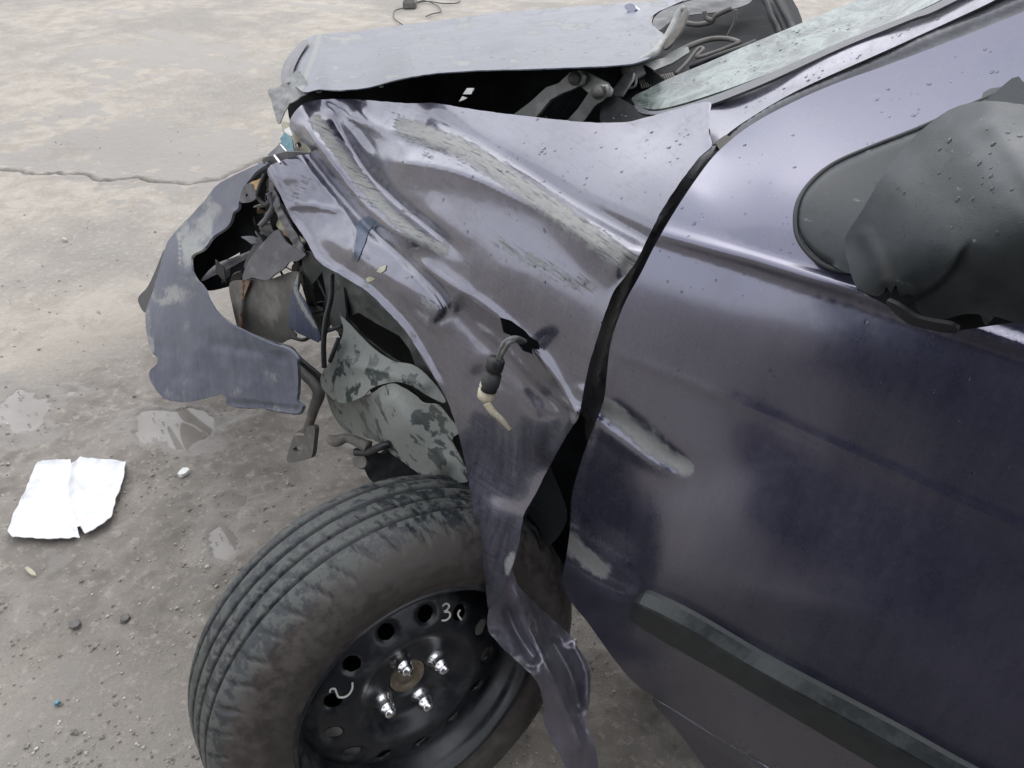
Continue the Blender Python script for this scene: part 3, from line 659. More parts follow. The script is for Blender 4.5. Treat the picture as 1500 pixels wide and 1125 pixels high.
# --- hood
HOOD = [(433, 127), (416, 120), (416, 100), (425, 80), (441, 62), (466, 51), (520, 46), (588, 37), (650, 29), (740, 18), (875, 7), (960, 1), (1010, -6), (985, 8), (963, 18), (953, 29), (962, 42), (974, 53), (968, 68), (956, 82), (938, 90), (920, 94), (881, 97), (810, 100), (740, 102), (700, 103), (633, 108), (580, 117), (540, 128), (500, 132), (468, 131), (447, 135)]
HC = [(416, 120, 1.0), (425, 80, 1.5), (441, 62, 1.9), (466, 51, 2.1), (588, 37, 2.2), (740, 18, 2.22), (875, 7, 2.22), (1010, -6, 2.2), (953, 29, 1.62), (962, 42, 1.4), (956, 82, 1.02), (938, 90, .95), (881, 97, .90), (740, 102, .88), (633, 108, .88), (540, 128, .87), (468, 131, .86), (433, 127, .87),
      (480, 100, 1.03), (600, 80, 1.17), (750, 60, 1.36), (880, 50, 1.42)]
def hd(x, y):
    return ridge(x, y, [(447, 135), (500, 133), (540, 129), (580, 118), (633, 109), (700, 104), (881, 98), (938, 91)], 5, .012, 'g', (0, 0)) + ridge(x, y, [(448, 130), (458, 85), (468, 52)], 7, -.02, 'g', (.0, .2)) \
        + .016 * (fbm(x / 60, y / 26, 3, 12) - .45) * np.clip((700 - x) / 250, .15, 1)
hood = sheet('hood', HOOD, HC, M['paint_hood'], car, hd, step=4, thick=.0016, jag=.5,
             attrs={'dust': lambda x, y: np.maximum(np.maximum(blob(x, y, 525, 118, 50, 9, .55), ridge(x, y, [(440, 130), (458, 85), (468, 52)], 8, .8, 'g', (0, 0))), .10 + .75 * sm((fbm(x / 26, y / 7, 4, 3) - .42) * 3))})
# crumpled nose skin
sheet('crumpled_hood_nose', [(393, 132), (405, 128), (418, 118), (436, 104), (448, 118), (452, 133), (440, 142), (428, 150), (418, 162), (408, 182), (402, 165), (398, 148)],
      [(393, 132, .93), (418, 118, .92), (440, 110, .90), (452, 133, .86), (428, 150, .85), (408, 182, .86)], M['paint_hood'], hood, step=3, thick=.0015, crump=.012, cscale=12, jag=2, attrs={'dust': lambda x, y: .75 + x * 0})
sheet('folded_hood_front', [(412, 120), (414, 98), (424, 80), (441, 61), (452, 60), (440, 80), (430, 100), (424, 120)], [(412, 120, 1.0), (424, 80, 1.45), (441, 61, 1.8), (430, 100, 1.1)], M['greyplast'], hood, lambda x, y: ridge(x, y, [(418, 118), (428, 88), (446, 62)], 3, .03), step=3)
# raised rear corner of the hood: dark opening, far panel, pipes
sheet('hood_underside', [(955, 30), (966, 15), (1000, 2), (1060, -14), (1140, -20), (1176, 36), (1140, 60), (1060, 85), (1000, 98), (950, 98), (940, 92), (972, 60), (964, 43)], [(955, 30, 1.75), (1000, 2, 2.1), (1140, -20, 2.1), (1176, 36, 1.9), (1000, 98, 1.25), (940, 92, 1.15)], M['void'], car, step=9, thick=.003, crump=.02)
sheet('hood_corner_lip', [(956, 32), (968, 17), (1001, 4), (1062, -12), (1100, -14), (1098, 4), (1060, 16), (1010, 22), (985, 30), (965, 44)], [(956, 32, 1.5), (1001, 4, 1.75), (1100, -10, 1.9), (985, 30, 1.55), (965, 44, 1.45)], M['black'], hood, lambda x, y: ridge(x, y, [(960, 36), (1000, 14), (1090, -6)], 6, -.03), step=4)
sheet('far_wing_panel', [(1112, -10), (1150, -12), (1176, 36), (1150, 50), (1138, 52)], [(1112, -10, 1.8), (1176, 36, 1.7), (1138, 52, 1.7)], M['black'], car, lambda x, y: ridge(x, y, [(1118, -8), (1143, 48)], 4, -.02, 'g', (0, 0)) + ridge(x, y, [(1136, -8), (1160, 42)], 3, -.02, 'g', (0, 0)), step=4, attrs={'dust': lambda x, y: x * 0 + .1})
tube('engine_pipe', [at_y(a, b, 1.4) for a, b in ((998, 32), (1020, 36), (1042, 32), (1050, 22), (1072, 12))], .0045, M['rustgrey'], car)
tube('engine_pipe', [at_y(a, b, 1.38) for a, b in ((1032, 16), (1034, 26), (1042, 30))], .004, M['rustgrey'], car)
tube('engine_pipe', [at_y(a, b, 1.36) for a, b in ((1078, 14), (1076, 32), (1068, 48), (1064, 60))], .0022, M['rustgrey'], car)
sheet('washer_nozzle', [(915, 12), (916, 7), (924, 5), (930, 8), (931, 15), (922, 17)], [(915, 12, 1.9), (931, 15, 1.88), (924, 5, 1.9)], M['paint_door'], hood, step=3, thick=.02, attrs={'dust': lambda x, y: x * 0})

# --- hood hinges, cowl, wipers
def bolt(c, n, r, parent, name='hinge_bolt'):
    V, F = revolve([(r * 1.5, 0), (r * 1.5, .0015), (r * 1.05, .002), (r, .006), (r * .6, .0075), (.0001, .0078)], c, n, 16)
    return link(name, V, F, M['rustgrey'], parent)
toC = lambda p: (CP - p) / np.linalg.norm(CP - p)
h1 = sheet('hood_hinge', [(752, 168), (776, 150), (800, 128), (818, 122), (835, 106), (849, 103), (855, 112), (852, 123), (838, 131), (822, 137), (806, 146), (784, 173)], [(752, 168, .95), (849, 103, .92), (806, 146, .93)], M['steel'], car, step=6, thick=.005, curve=False)
h2 = sheet('hood_hinge_link', [(849, 103), (856, 104), (888, 121), (895, 131), (893, 141), (885, 143), (862, 136), (850, 126)], [(849, 103, .935), (895, 131, .92), (862, 136, .925)], M['steel'], h1, step=6, thick=.005, curve=False)
h3 = sheet('hood_hinge_arm', [(826, 181), (846, 160), (862, 136), (872, 126), (887, 126), (891, 138), (883, 148), (872, 154), (852, 181)], [(826, 181, .93), (872, 126, .90), (887, 140, .90)], M['steel'], h1, step=6, thick=.005, curve=False)
for a, b, Yv in ((842, 115, .915), (876, 135, .895)):
    c = at_y(a, b, Yv); bolt(c, toC(c), .0062, h1)
sheet('cowl_side_panel', [(892, 138), (905, 142), (925, 153), (946, 163), (946, 175), (926, 180), (884, 184), (880, 160)], [(892, 138, .93), (946, 163, .90), (884, 184, .90)], M['black'], car, step=8, thick=.003)
cw = sheet('cowl', [(890, 128), (905, 104), (930, 92), (985, 84), (1040, 58), (1082, 56), (1110, 66), (1060, 92), (1000, 118), (950, 140), (925, 152)], [(890, 128, 1.05), (930, 92, 1.12), (1040, 58, 1.28), (1110, 66, 1.15), (950, 140, .96)], M['void'], car, step=8, thick=.003, crump=.008)
b1 = sheet('hinge_bracket', [(914, 100), (922, 96), (975, 84), (996, 70), (1008, 68), (1010, 76), (985, 92), (960, 102), (925, 116), (918, 114)], [(914, 100, .99), (996, 70, 1.06), (925, 116, .98)], M['steel'], car, step=5, thick=.004, curve=False)
c = at_y(920, 103, .98); bolt(c, toC(c), .006, b1)
sheet('hinge_bracket', [(895, 134), (912, 112), (918, 104), (928, 106), (926, 116), (910, 140), (900, 142)], [(895, 134, .96), (918, 104, .975), (910, 140, .95)], M['steel'], car, step=5, thick=.004, curve=False)
for k in range(16):
    xx = 936 + k * 3.2; tube('cowl_grille_fin', [at_y(xx, 116 - k * .6, 1.0), at_y(xx + 5, 130 - k * .9, .985)], .0013, M['rustgrey'], cw, smooth_path=False, seg=5)
tube('wiper_arm', [at_y(a, b, c) for a, b, c in ((972, 88, 1.05), (1000, 72, 1.08), (1038, 58, 1.12), (1066, 57, 1.12), (1084, 62, 1.1))], [.003, .004, .0035, .003], M['rustgrey'], car)
tube('wiper_arm', [at_y(a, b, c) for a, b, c in ((990, 108, 1.0), (1006, 92, 1.02), (1022, 72, 1.05), (1030, 72, 1.05), (1020, 84, 1.03), (1048, 76, 1.06), (1084, 62, 1.08))], .0026, M['rustgrey'], car)
tube('wiper_blade', [at_y(a, b, c) for a, b, c in ((1010, 98, 1.0), (1050, 82, 1.02), (1085, 70, 1.05), (1106, 61, 1.07))], .0035, M['black'], car, smooth_path=False)
tube('bent_hood_stay', [at_y(a, b, c) for a, b, c in ((930, 92, 1.0), (956, 80, 1.02), (970, 64, 1.05), (985, 40, 1.08), (996, 18, 1.1), (1003, 12, 1.1))], [.004, .006, .005, .006, .004], M['steel'], car)
sheet('torn_hood_hinge_tab', [(972, 72), (976, 58), (990, 40), (1000, 16), (1006, 10), (1007, 20), (998, 44), (984, 64)], [(972, 72, 1.04), (1006, 10, 1.09), (984, 64, 1.04)], M['tan'], car, step=4, thick=.003, crump=.004, cscale=10)
tube('hinge_spring', [at_y(a, b, .97) for a, b in ((914, 118), (920, 128), (930, 126), (932, 114))], .0018, M['steel'], car)
# white chips standing in for daylight showing through the bay
for pl in ([(678, 138), (684, 129), (694, 129), (690, 138)], [(672, 149), (677, 141), (684, 143), (680, 146)], [(556, 125), (561, 125), (561, 127), (556, 127)], [(463, 132), (471, 131), (470, 135), (464, 135)]):
    sheet('daylight_speck', pl, [(pl[0][0], pl[0][1], .90), (pl[1][0], pl[1][1], .90), (pl[2][0], pl[2][1], .895)], M['white'], car, step=4, curve=False)

# --- bumper
BUM = [(388, 236), (366, 246), (340, 258), (319, 270), (299, 294), (282, 313), (264, 332), (250, 347), (240, 368), (235, 388), (229, 408), (220, 437), (213, 459), (214, 482), (218, 504), (224, 518), (231, 524), (230, 533), (221, 541), (219, 550), (225, 566), (242, 584), (270, 589), (298, 585), (322, 578), (332, 584), (336, 594), (388, 599), (434, 606), (443, 595), (435, 589), (437, 560), (436, 538), (434, 524), (423, 513), (388, 500), (353, 483), (329, 469), (308, 445), (298, 421),
       (284, 405), (279, 383), (284, 372), (299, 364), (312, 347), (334, 330), (342, 311), (349, 305), (351, 294), (361, 270), (376, 251), (392, 240)]
BC = [(388, 236, .78), (340, 258, .92), (299, 294, 1.03), (250, 347, 1.08), (229, 408, 1.0), (214, 470, .92), (220, 545, .84), (242, 584, .76), (298, 585, .70), (336, 594, .66), (434, 606, .60), (437, 560, .60), (423, 513, .61), (353, 483, .66), (308, 445, .73), (298, 421, .77), (279, 383, .84), (299, 364, .85), (334, 330, .84), (351, 294, .82), (376, 251, .78),
      (270, 440, .83), (300, 520, .72), (360, 550, .65), (250, 520, .80), (310, 320, .94)]
def bd(x, y):
    return ridge(x, y, [(345, 300), (335, 325), (300, 358), (282, 380)], 6, -.012, 'g', (.1, .1)) + ridge(x, y, [(300, 500), (360, 512), (430, 530)], 8, .007, 'g') + ridge(x, y, [(290, 330), (280, 360), (272, 400)], 9, .012, 'g') \
        + .008 * (fbm(x / 30, y / 30, 4, 15) - .45) * 2 + ridge(x, y, [(336, 590), (436, 600)], 5, .01, 'g', (0, 0))
bum = sheet('front_bumper', BUM, BC, M['paint_bumper'], car, bd, step=4, thick=.005, jag=1.2,
            attrs={'dust': lambda x, y: .50 * sm((fbm(x / 16, y / 24, 5, 8) - .44) * 3.2) + np.maximum(np.maximum(ridge(x, y, [(325, 295), (300, 325), (284, 352), (286, 372)], 17, .70, 'g', (.1, .0)), blob(x, y, 262, 430, 30, 20, .62)), np.maximum(ridge(x, y, [(262, 342), (263, 390)], 1.6, .95, 'g', (0, 0), False), ridge(x, y, [(218, 440), (216, 500), (228, 520)], 9, .55, 'g')))})
sheet('bumper_grille_trim', [(240, 366), (238, 385), (230, 410), (222, 430), (213, 458), (202, 438), (216, 420), (228, 395)], [(240, 366, 1.06), (213, 458, .95), (202, 438, 1.0)], M['black'], car, step=5, thick=.004)
sheet('bumper_inner_face', [(392, 240), (376, 253), (362, 272), (352, 296), (344, 312), (334, 332), (312, 349), (296, 366), (282, 380), (284, 404), (300, 425), (340, 418), (400, 400), (410, 330), (405, 280)],
      [(392, 240, .86), (352, 296, .92), (296, 366, .98), (300, 425, .90), (400, 400, .86), (405, 280, .84)], M['void'], car, step=10, thick=.003, crump=.015, holes=[[(322, 385), (345, 372), (352, 368), (350, 378), (330, 388)]])
sheet('headlight_cavity', [(394, 246), (420, 250), (450, 330), (462, 380), (450, 400), (420, 372), (400, 330), (388, 280)], [(394, 246, .85), (450, 400, .84), (400, 330, .85)], M['void'], car, step=8, thick=.003)
sheet('bumper_bracket', [(357, 273), (368, 270), (376, 285), (372, 293), (361, 297), (351, 294)], [(357, 273, .80), (376, 285, .79), (361, 297, .80)], M['greyplast'], car, step=4, thick=.003, holes=[[(360, 284), (363, 284), (363, 288), (360, 288)]])
sheet('turn_signal_shard', [(366, 268), (380, 262), (388, 254), (387, 264), (380, 276), (374, 278)], [(366, 268, .80), (388, 254, .79), (374, 278, .79)], M['amber'], car, step=4)
tube('broken_headlight_wire', [at_y(a, b, .775) for a, b in ((388, 256), (380, 275), (378, 288), (388, 300), (396, 296))], .004, M['black'], car)
tube('broken_headlight_wire', [at_y(a, b, .765) for a, b in ((393, 282), (400, 300), (392, 318), (382, 330))], .005, M['greyplast'], car)
sheet('radiator_support', [(398, 304), (404, 318), (402, 336), (384, 358), (370, 384), (357, 392), (364, 372), (384, 334), (388, 312)], [(398, 304, .80), (357, 392, .79), (402, 336, .785)], M['black'], car, step=5, thick=.006)
sheet('bumper_rail', [(294, 411), (306, 396), (322, 384), (345, 376), (366, 367), (372, 364), (368, 374), (350, 385), (325, 398), (300, 410)], [(294, 411, .82), (366, 367, .80), (325, 398, .81)], M['greyplast'], car, lambda x, y: ridge(x, y, [(300, 404), (330, 384), (368, 369)], 4, -.01), step=4, thick=.004)
sheet('broken_lamp_housing', [(404, 337), (413, 345), (421, 356), (447, 371), (441, 379), (434, 383), (424, 384), (415, 394), (402, 402), (393, 410), (380, 409), (368, 407), (355, 410), (361, 388), (376, 366)], [(404, 337, .77), (447, 371, .75), (355, 410, .76), (393, 410, .745)], M['greyplast'], car, step=5, thick=.003, crump=.006, cscale=30)
sheet('lamp_back_plate', [(336, 416), (357, 410), (395, 409), (436, 398), (434, 440), (426, 478), (434, 492), (420, 499), (409, 502), (374, 490), (353, 481), (350, 487), (341, 452)], [(336, 416, .78), (436, 398, .76), (353, 485, .76), (430, 495, .74)], M['tan'], car, lambda x, y: ridge(x, y, [(357, 410), (352, 484)], 4, -.012, 'g', (0, 0)), step=5, thick=.003, crump=.005, cscale=30)
sheet('rusty_edge', [(352, 412), (366, 410), (362, 422), (356, 440), (353, 480), (350, 470), (353, 430)], [(352, 412, .768), (366, 410, .763), (353, 480, .748)], M['rust'], car, step=3, thick=.002, jag=1.5)
sheet('torn_skin_shard', [(437, 398), (430, 418), (424, 440), (423, 478), (436, 488), (450, 494), (466, 502), (470, 494), (458, 465), (446, 440), (436, 425)], [(437, 398, .745), (423, 478, .735), (468, 500, .72)], M['paint_bumper'], car, step=4, thick=.0015, curve=False, attrs={'dust': lambda x, y: ridge(x, y, [(437, 400), (434, 430), (462, 480)], 4, .9, 'g', (0, 0))})
sheet('lower_bumper_beam', [(350, 482), (372, 492), (410, 504), (424, 510), (436, 524), (468, 552), (467, 566), (448, 548), (430, 524), (400, 512), (360, 496)], [(350, 482, .79), (424, 510, .76), (468, 560, .73)], M['black'], car, step=5, thick=.008)
tube('cross_wire', [at_y(a, b, .74) for a, b in ((428, 494), (444, 498), (458, 492), (488, 482), (500, 478))], .0035, M['black'], car)
# pieces between the hood nose and the wing
sheet('headlight_rim_shard', [(386, 232), (404, 226), (420, 222), (450, 224), (436, 228), (410, 236), (396, 242), (386, 240)], [(386, 236, .775), (420, 222, .765), (450, 224, .762)], M['greyplast'], car, step=4)
sheet('headlight_rim_shard', [(392, 228), (405, 215), (412, 208), (420, 215), (432, 222), (410, 228)], [(392, 228, .80), (412, 208, .81), (432, 222, .79)], M['greyplast'], car, step=4)
sheet('headlight_reflector_shard', [(410, 203), (418, 194), (428, 204), (431, 224), (421, 222), (414, 212)], [(410, 203, .795), (418, 194, .80), (431, 224, .785)], M['teal'], car, step=4, curve=False)
sheet('headlight_reflector_shard', [(416, 190), (423, 186), (429, 198), (421, 203)], [(416, 190, .81), (429, 198, .80), (421, 203, .80)], M['white'], car, step=4, curve=False)
sheet('headlight_back_shell', [(412, 180), (424, 182), (440, 204), (456, 221), (448, 224), (430, 224), (418, 205)], [(412, 180, .83), (456, 221, .80), (418, 205, .82)], M['foam'], car, step=4, thick=.002, holes=[[(432, 212), (438, 207), (442, 213), (437, 218)]])
tube('chrome_pin', [at_y(402, 228, .765), at_y(411, 239, .758)], .0022, M['chrome'], car, smooth_path=False)
tube('chrome_pin', [at_y(411, 212, .775), at_y(421, 223, .77)], .0014, M['chrome'], car, smooth_path=False)
# yellowed chunk behind the torn wing edge
sheet('yellowed_lens_chunk', [(402, 300), (409, 312), (418, 326), (426, 338), (420, 346), (408, 336), (402, 326), (404, 316)], [(402, 300, .79), (426, 338, .77), (404, 330, .78)], M['foam'], car, step=3, thick=.006, jag=1.5, crump=.006, cscale=8)
sheet('rusty_tab', [(416, 336), (428, 342), (438, 350), (434, 354), (420, 346)], [(416, 336, .762), (438, 350, .755), (420, 346, .76)], M['rust'], car, step=3, thick=.003)
sheet('white_clip', [(428, 350), (436, 348), (444, 356), (438, 362), (430, 360)], [(428, 350, .75), (444, 356, .745), (430, 360, .75)], M['foam'], car, step=3, thick=.005)
sheet('torn_flange', [(394, 262), (398, 268), (410, 298), (424, 328), (440, 352), (446, 368), (432, 362), (418, 338), (402, 305), (394, 280)], [(394, 262, .775), (446, 368, .74), (402, 305, .765)], M['greyplast'], car, step=3, thick=.002, crump=.008, cscale=9, jag=1.5)

for k in range(7):
    a_ = (random.uniform(385, 420), random.uniform(270, 350)); b_ = (random.uniform(430, 500), random.uniform(380, 490)); m_ = ((a_[0] + b_[0]) / 2 + random.uniform(-22, 22), (a_[1] + b_[1]) / 2 + random.uniform(-20, 20))
    tube('loose_wire', [at_y(a_[0], a_[1], .80), at_y(m_[0], m_[1], .765), at_y(b_[0], b_[1], .79)], random.uniform(.0012, .0028), M[random.choice(['black', 'wire', 'rustgrey'])], car, seg=6)
for k in range(34):
    cx_, cy_ = random.choice([(385, 300), (400, 330), (372, 345), (420, 360), (455, 420), (470, 450), (400, 270), (440, 395), (330, 400)])
    cx_ += random.uniform(-18, 18); cy_ += random.uniform(-22, 22); a = random.uniform(0, 3.14); L_ = random.uniform(8, 22); w_ = random.uniform(2, 7); yv = random.uniform(.775, .83)
    q = [(cx_ + L_ * math.cos(a), cy_ + L_ * math.sin(a)), (cx_ + w_ * math.sin(a), cy_ - w_ * math.cos(a)), (cx_ - L_ * .8 * math.cos(a), cy_ - L_ * .8 * math.sin(a)), (cx_ - w_ * math.sin(a), cy_ + w_ * math.cos(a))]
    sheet('torn_fragment', q, [(q[0][0], q[0][1], yv), (q[2][0], q[2][1], yv - .01), (q[1][0], q[1][1], yv + random.uniform(-.01, .01))], M[random.choice(['greyplast', 'black', 'inner', 'void', 'rustgrey', 'rustgrey', 'rust'])], car, step=4, thick=.002, curve=random.random() < .5, jag=1.2)
# --- wheel arch liner, hoses, suspension bits
sheet('inner_wing', [(447, 368), (500, 405), (545, 425), (575, 455), (604, 490), (640, 545), (660, 590), (690, 690), (640, 640), (600, 560), (545, 520), (508, 500), (488, 470), (470, 500), (448, 440)],
      [(447, 368, .76), (545, 430, .735), (640, 550, .70), (690, 690, .70), (545, 520, .78), (470, 500, .80)], M['inner'], car, step=6, thick=.003, crump=.015, cscale=30,
      holes=[[(508, 466), (525, 458), (552, 474), (585, 492), (600, 512), (610, 540), (590, 534), (560, 515), (535, 495)], [(455, 420), (472, 398), (478, 430), (472, 455), (462, 450)]])
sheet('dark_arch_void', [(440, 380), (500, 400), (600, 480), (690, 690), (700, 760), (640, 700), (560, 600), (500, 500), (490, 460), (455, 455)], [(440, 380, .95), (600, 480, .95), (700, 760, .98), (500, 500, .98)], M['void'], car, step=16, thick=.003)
sheet('arch_liner_upper', [(469, 556), (476, 540), (488, 522), (503, 487), (499, 463), (513, 476), (540, 504), (572, 527), (606, 535), (631, 556), (651, 584), (649, 590), (627, 580), (600, 564), (575, 560), (545, 568), (530, 582), (500, 590), (476, 574)],
      [(469, 556, .72), (503, 487, .735), (540, 504, .725), (606, 535, .695), (651, 584, .68), (545, 568, .68), (500, 590, .68), (499, 463, .75)], M['liner'], car, lambda x, y: ridge(x, y, [(490, 530), (560, 545), (640, 570)], 10, -.008), step=4, thick=.002, jag=.8)
sheet('arch_liner_lower', [(470, 558), (495, 572), (534, 580), (560, 566), (579, 563), (605, 578), (620, 591), (641, 594), (658, 614), (672, 632), (662, 646), (674, 672), (686, 703), (665, 707), (635, 702), (610, 691), (572, 663), (554, 648), (535, 642), (530, 650), (522, 648), (492, 615), (478, 580)],
      [(470, 558, .715), (560, 566, .675), (641, 594, .66), (672, 632, .655), (686, 703, .645), (610, 691, .68), (530, 650, .73), (492, 615, .745), (580, 630, .665), (520, 600, .71)], M['liner'], car, lambda x, y: ridge(x, y, [(560, 570), (600, 620), (660, 700)], (14, 20), -.014, 'g') + ridge(x, y, [(500, 590), (530, 648)], 6, .008), step=4, thick=.002, jag=1)
sheet('upright_rail', [(486, 408), (500, 406), (505, 440), (508, 480), (505, 492), (494, 486), (484, 470)], [(486, 408, .76), (505, 440, .75), (505, 490, .755)], M['inner'], car, step=6, thick=.004)
tube('corrugated_hose', [at_y(a, b, c) for a, b, c in ((486, 402, .735), (485, 435, .728), (477, 470, .72), (474, 505, .715), (475, 538, .71))], .0042, M['black'], car, rib=.0042, seg=10)
tube('corrugated_hose', [at_y(a, b, c) for a, b, c in ((496, 496, .72), (490, 512, .715), (483, 530, .71))], .0036, M['black'], car, rib=.004, seg=10)
tube('anti_roll_bar', [at_y(a, b, c) for a, b, c in ((438, 530, .76), (448, 549, .74), (462, 563, .73), (467, 578, .72), (460, 598, .715), (456, 612, .71), (450, 630, .705))], [.010, .011, .012, .0115, .010, .009, .009], M['rustgrey'], car, seg=12)
sheet('bar_end_plate', [(430, 640), (436, 632), (452, 624), (461, 626), (460, 645), (457, 667), (450, 673), (425, 678), (420, 672), (424, 656)], [(430, 640, .70), (461, 626, .695), (457, 667, .685), (425, 678, .69)], M['rustgrey'], car, step=4, thick=.009,
      holes=[[(430 + 3 + 9 * math.cos(a) + 4, 637 + 3.2 * math.sin(a)) for a in np.linspace(0, 6.28, 11)[:-1]], [(436 + 7 * math.cos(a), 658 + 3.6 * math.sin(a)) for a in np.linspace(0, 6.28, 11)[:-1]]])
tube('tie_rod_end', [at_d(a, b, c) for a, b, c in ((482, 642, 1.35), (492, 646, 1.34), (510, 642, 1.34), (540, 655, 1.33))], [.007, .011, .008, .012], M['rustgrey'], car)
tube('brake_hose', [at_d(a, b, c) for a, b, c in ((520, 662, 1.34), (538, 662, 1.33), (556, 655, 1.3), (570, 650, 1.3))], .007, M['black'], car)
sheet('brake_caliper', [(530, 668), (545, 660), (560, 665), (575, 660), (600, 680), (615, 695), (600, 705), (560, 710), (540, 700)], [(530, 668, 1.36), (600, 680, 1.33), (560, 710, 1.34)], M['void'], car, mode='D', step=6, thick=.03, crump=.01, cscale=12)
sheet('brass_fitting', [(516, 672), (528, 666), (536, 672), (534, 684), (520, 684)], [(516, 672, 1.37), (536, 672, 1.35), (520, 684, 1.36)], M['tan'], car, mode='D', step=4, thick=.015)
sheet('torn_rear_liner', [(798, 672), (808, 690), (828, 740), (830, 762), (822, 780), (810, 795), (798, 797), (790, 775), (774, 750), (786, 715)], [(798, 672, .69), (830, 762, .69), (798, 797, .67), (774, 750, .67)], M['mirror'], car, step=5, thick=.003)

# --- hanging side indicator
ind = revolve([(.0001, .004), (.009, .003), (.0105, 0), (.0105, -.012), (.009, -.0125), (.009, -.017), (.0108, -.0175), (.0112, -.032), (.0098, -.034), (.0098, -.040), (.0001, -.041)], at_y(727, 528, .59), (at_y(727, 528, .59) - at_y(713, 582, .575)), 24)
i0 = link('side_indicator_socket', ind[0], ind[1], M['black'], car)
ind2 = revolve([(.0001, 0), (.0112, 0), (.0116, -.004), (.0105, -.005), (.0105, -.007), (.0116, -.008), (.0112, -.018), (.006, -.023), (.0001, -.024)], at_y(717, 563, .583), (at_y(727, 528, .59) - at_y(713, 582, .575)), 24)
link('indicator_bulb_holder', ind2[0], ind2[1], M['ivory'], i0)
tube('indicator_lens_arm', [at_y(a, b, c) for a, b, c in ((713, 590, .572), (722, 603, .572), (734, 614, .575), (747, 629, .58))], [.0052, .0045, .0036, .0022], M['ivory'], i0)
tube('indicator_wire', [at_y(a, b, c) for a, b, c in ((768, 500, .64), (758, 496, .60), (748, 497, .588), (738, 504, .585), (733, 516, .588), (730, 527, .59))], .0034, M['wire'], i0)
tube('indicator_wire', [at_y(a, b, c) for a, b, c in ((766, 502, .64), (756, 499, .598), (746, 502, .584), (741, 510, .583), (735, 520, .587), (733, 528, .59))], .0026, M['wire'], i0)

# --- wheel
WC = CP + RV * -.158 - UV * .451 + FV * 1.183
WN = RV * .551 - UV * .387 + FV * -.740; WN /= np.linalg.norm(WN)
TR = .302
def tyre_profile():
    pts = [(.192, .043), (.197, .047), (.203, .046), (.212, .0525), (.228, .0575), (.245, .0575), (.260, .0535), (.272, .0475), (.2795, .0425)]
    side = [1] * len(pts); gr = [0] * len(pts)
    sh = [(.2850, .037), (.2900, .030), (.2940, .022), (.2970, .013), (.2990, .004)]; pts += sh; side += [.6, .2, 0, 0, 0]; gr += [0] * 5
    d = .004
    for i, w in enumerate((.023, .022, .022, .023)):
        # groove
        r = TR - .0015 * abs(i - 1.5)
        pts += [(r - .001, d - .0005), (r - .008, d - .001), (r - .008, d - .0058), (r - .001, d - .0063)]; gr += [.4, 1, 1, .4]; side += [0] * 4
        d -= .0063
        if i < 3:
            for k in range(1, 5): pts.append((r, d - w * k / 4.4)); gr.append(0); side.append(0)
            d -= w
    for rr, dd in ((.2995, d - .006), (.296, d - .016), (.290, d - .026), (.280, d - .036), (.262, d - .044), (.235, d - .046), (.21, d - .04), (.197, d - .034)): pts.append((rr, dd)); gr.append(0); side.append(0 if rr > .285 else 1)
    return pts, side, gr
tp, ts, tg = tyre_profile(); SEG = 780
tsA = np.array(ts); tgA = np.array(tg); GR = None
def tfn(A, R, D):
    global GR
    g_ = np.repeat(tgA[None, :], A.shape[0], 0).astype(float)
    # shoulder sipes every 6 deg, slightly slanted
    for zone, per, wd, dep, off in (((.008, .038), 48, .075, .0042, 0), ((-.016, -.003), 72, .08, .0022, .3), ((-.042, -.029), 72, .08, .0022, .6), ((-.115, -.086), 60, .05, .002, .1)):
        ph = (A * per / (2 * math.pi) + off + (D - zone[0]) * 14) % 1.0
        inz = (D > zone[0]) & (D < zone[1]) & (R > .283)
        m_ = inz & (np.minimum(ph, 1 - ph) < wd)
        R = np.where(m_, R - dep, R); g_ = np.where(m_, np.maximum(g_, .8), g_)
    GR = g_; return R, D
V, F = revolve(tp, WC, WN, SEG, tfn)
link('tyre', V, F, M['tyre'], car, attrs={'side': np.tile(tsA, SEG), 'groove': GR.ravel()}).data.shade_smooth()
# rim: barrel and pressed disc with vent holes
rn, ra, rb = basis(WN)
V, F = revolve([(.197, .0465), (.1955, .049), (.1915, .049), (.1895, .045), (.188, .035), (.183, .030), (.178, .026), (.176, .0), (.170, -.006), (.166, -.03), (.166, -.12)], WC, WN, 96)
rim = link('wheel_rim', V, F, M['rim'], car)
def discz(r):
    return np.interp(r, [.0, .028, .034, .060, .070, .080, .090, .102, .120, .150, .162, .172, .177], [-.012, -.012, -.001, .0, .004, .013, .021, .025, .021, .010, .000, -.012, -.02])
va = []
hub_px = [(627, 900), (565.5, 929.5), (512, 980), (487, 1036), (493, 1077)]
for q in hub_px:
    d = ray(*q); t_ = ((WC + WN * .016 - CP) @ WN) / (d @ WN); p = CP + d * t_ - WC; va.append(math.atan2(p @ rb, p @ ra))
va = np.unwrap(va); stp = (va[-1] - va[0]) / 4; a0 = va.mean() - 2 * stp; NV = int(round(2 * math.pi / abs(stp)))
ring = lambda cx, cy, r, n_=20, s=1: [(cx + r * math.cos(s * a), cy + r * math.sin(s * a)) for a in np.arange(n_) * 2 * math.pi / n_]
O = ring(0, 0, .1775, 96); holes = [ring(0, 0, .029, 28)]
for k in range(NV):
    a = a0 + k * 2 * math.pi / NV * np.sign(stp); holes.append(ring(.131 * math.cos(a), .131 * math.sin(a), .0125, 18))
pts = [Vector(p) for p in O]; E = [(i, (i + 1) % 96) for i in range(96)]; off = 96
for h in holes:
    pts += [Vector(p) for p in h]; E += [(off + i, off + (i + 1) % len(h)) for i in range(len(h))]; off += len(h)
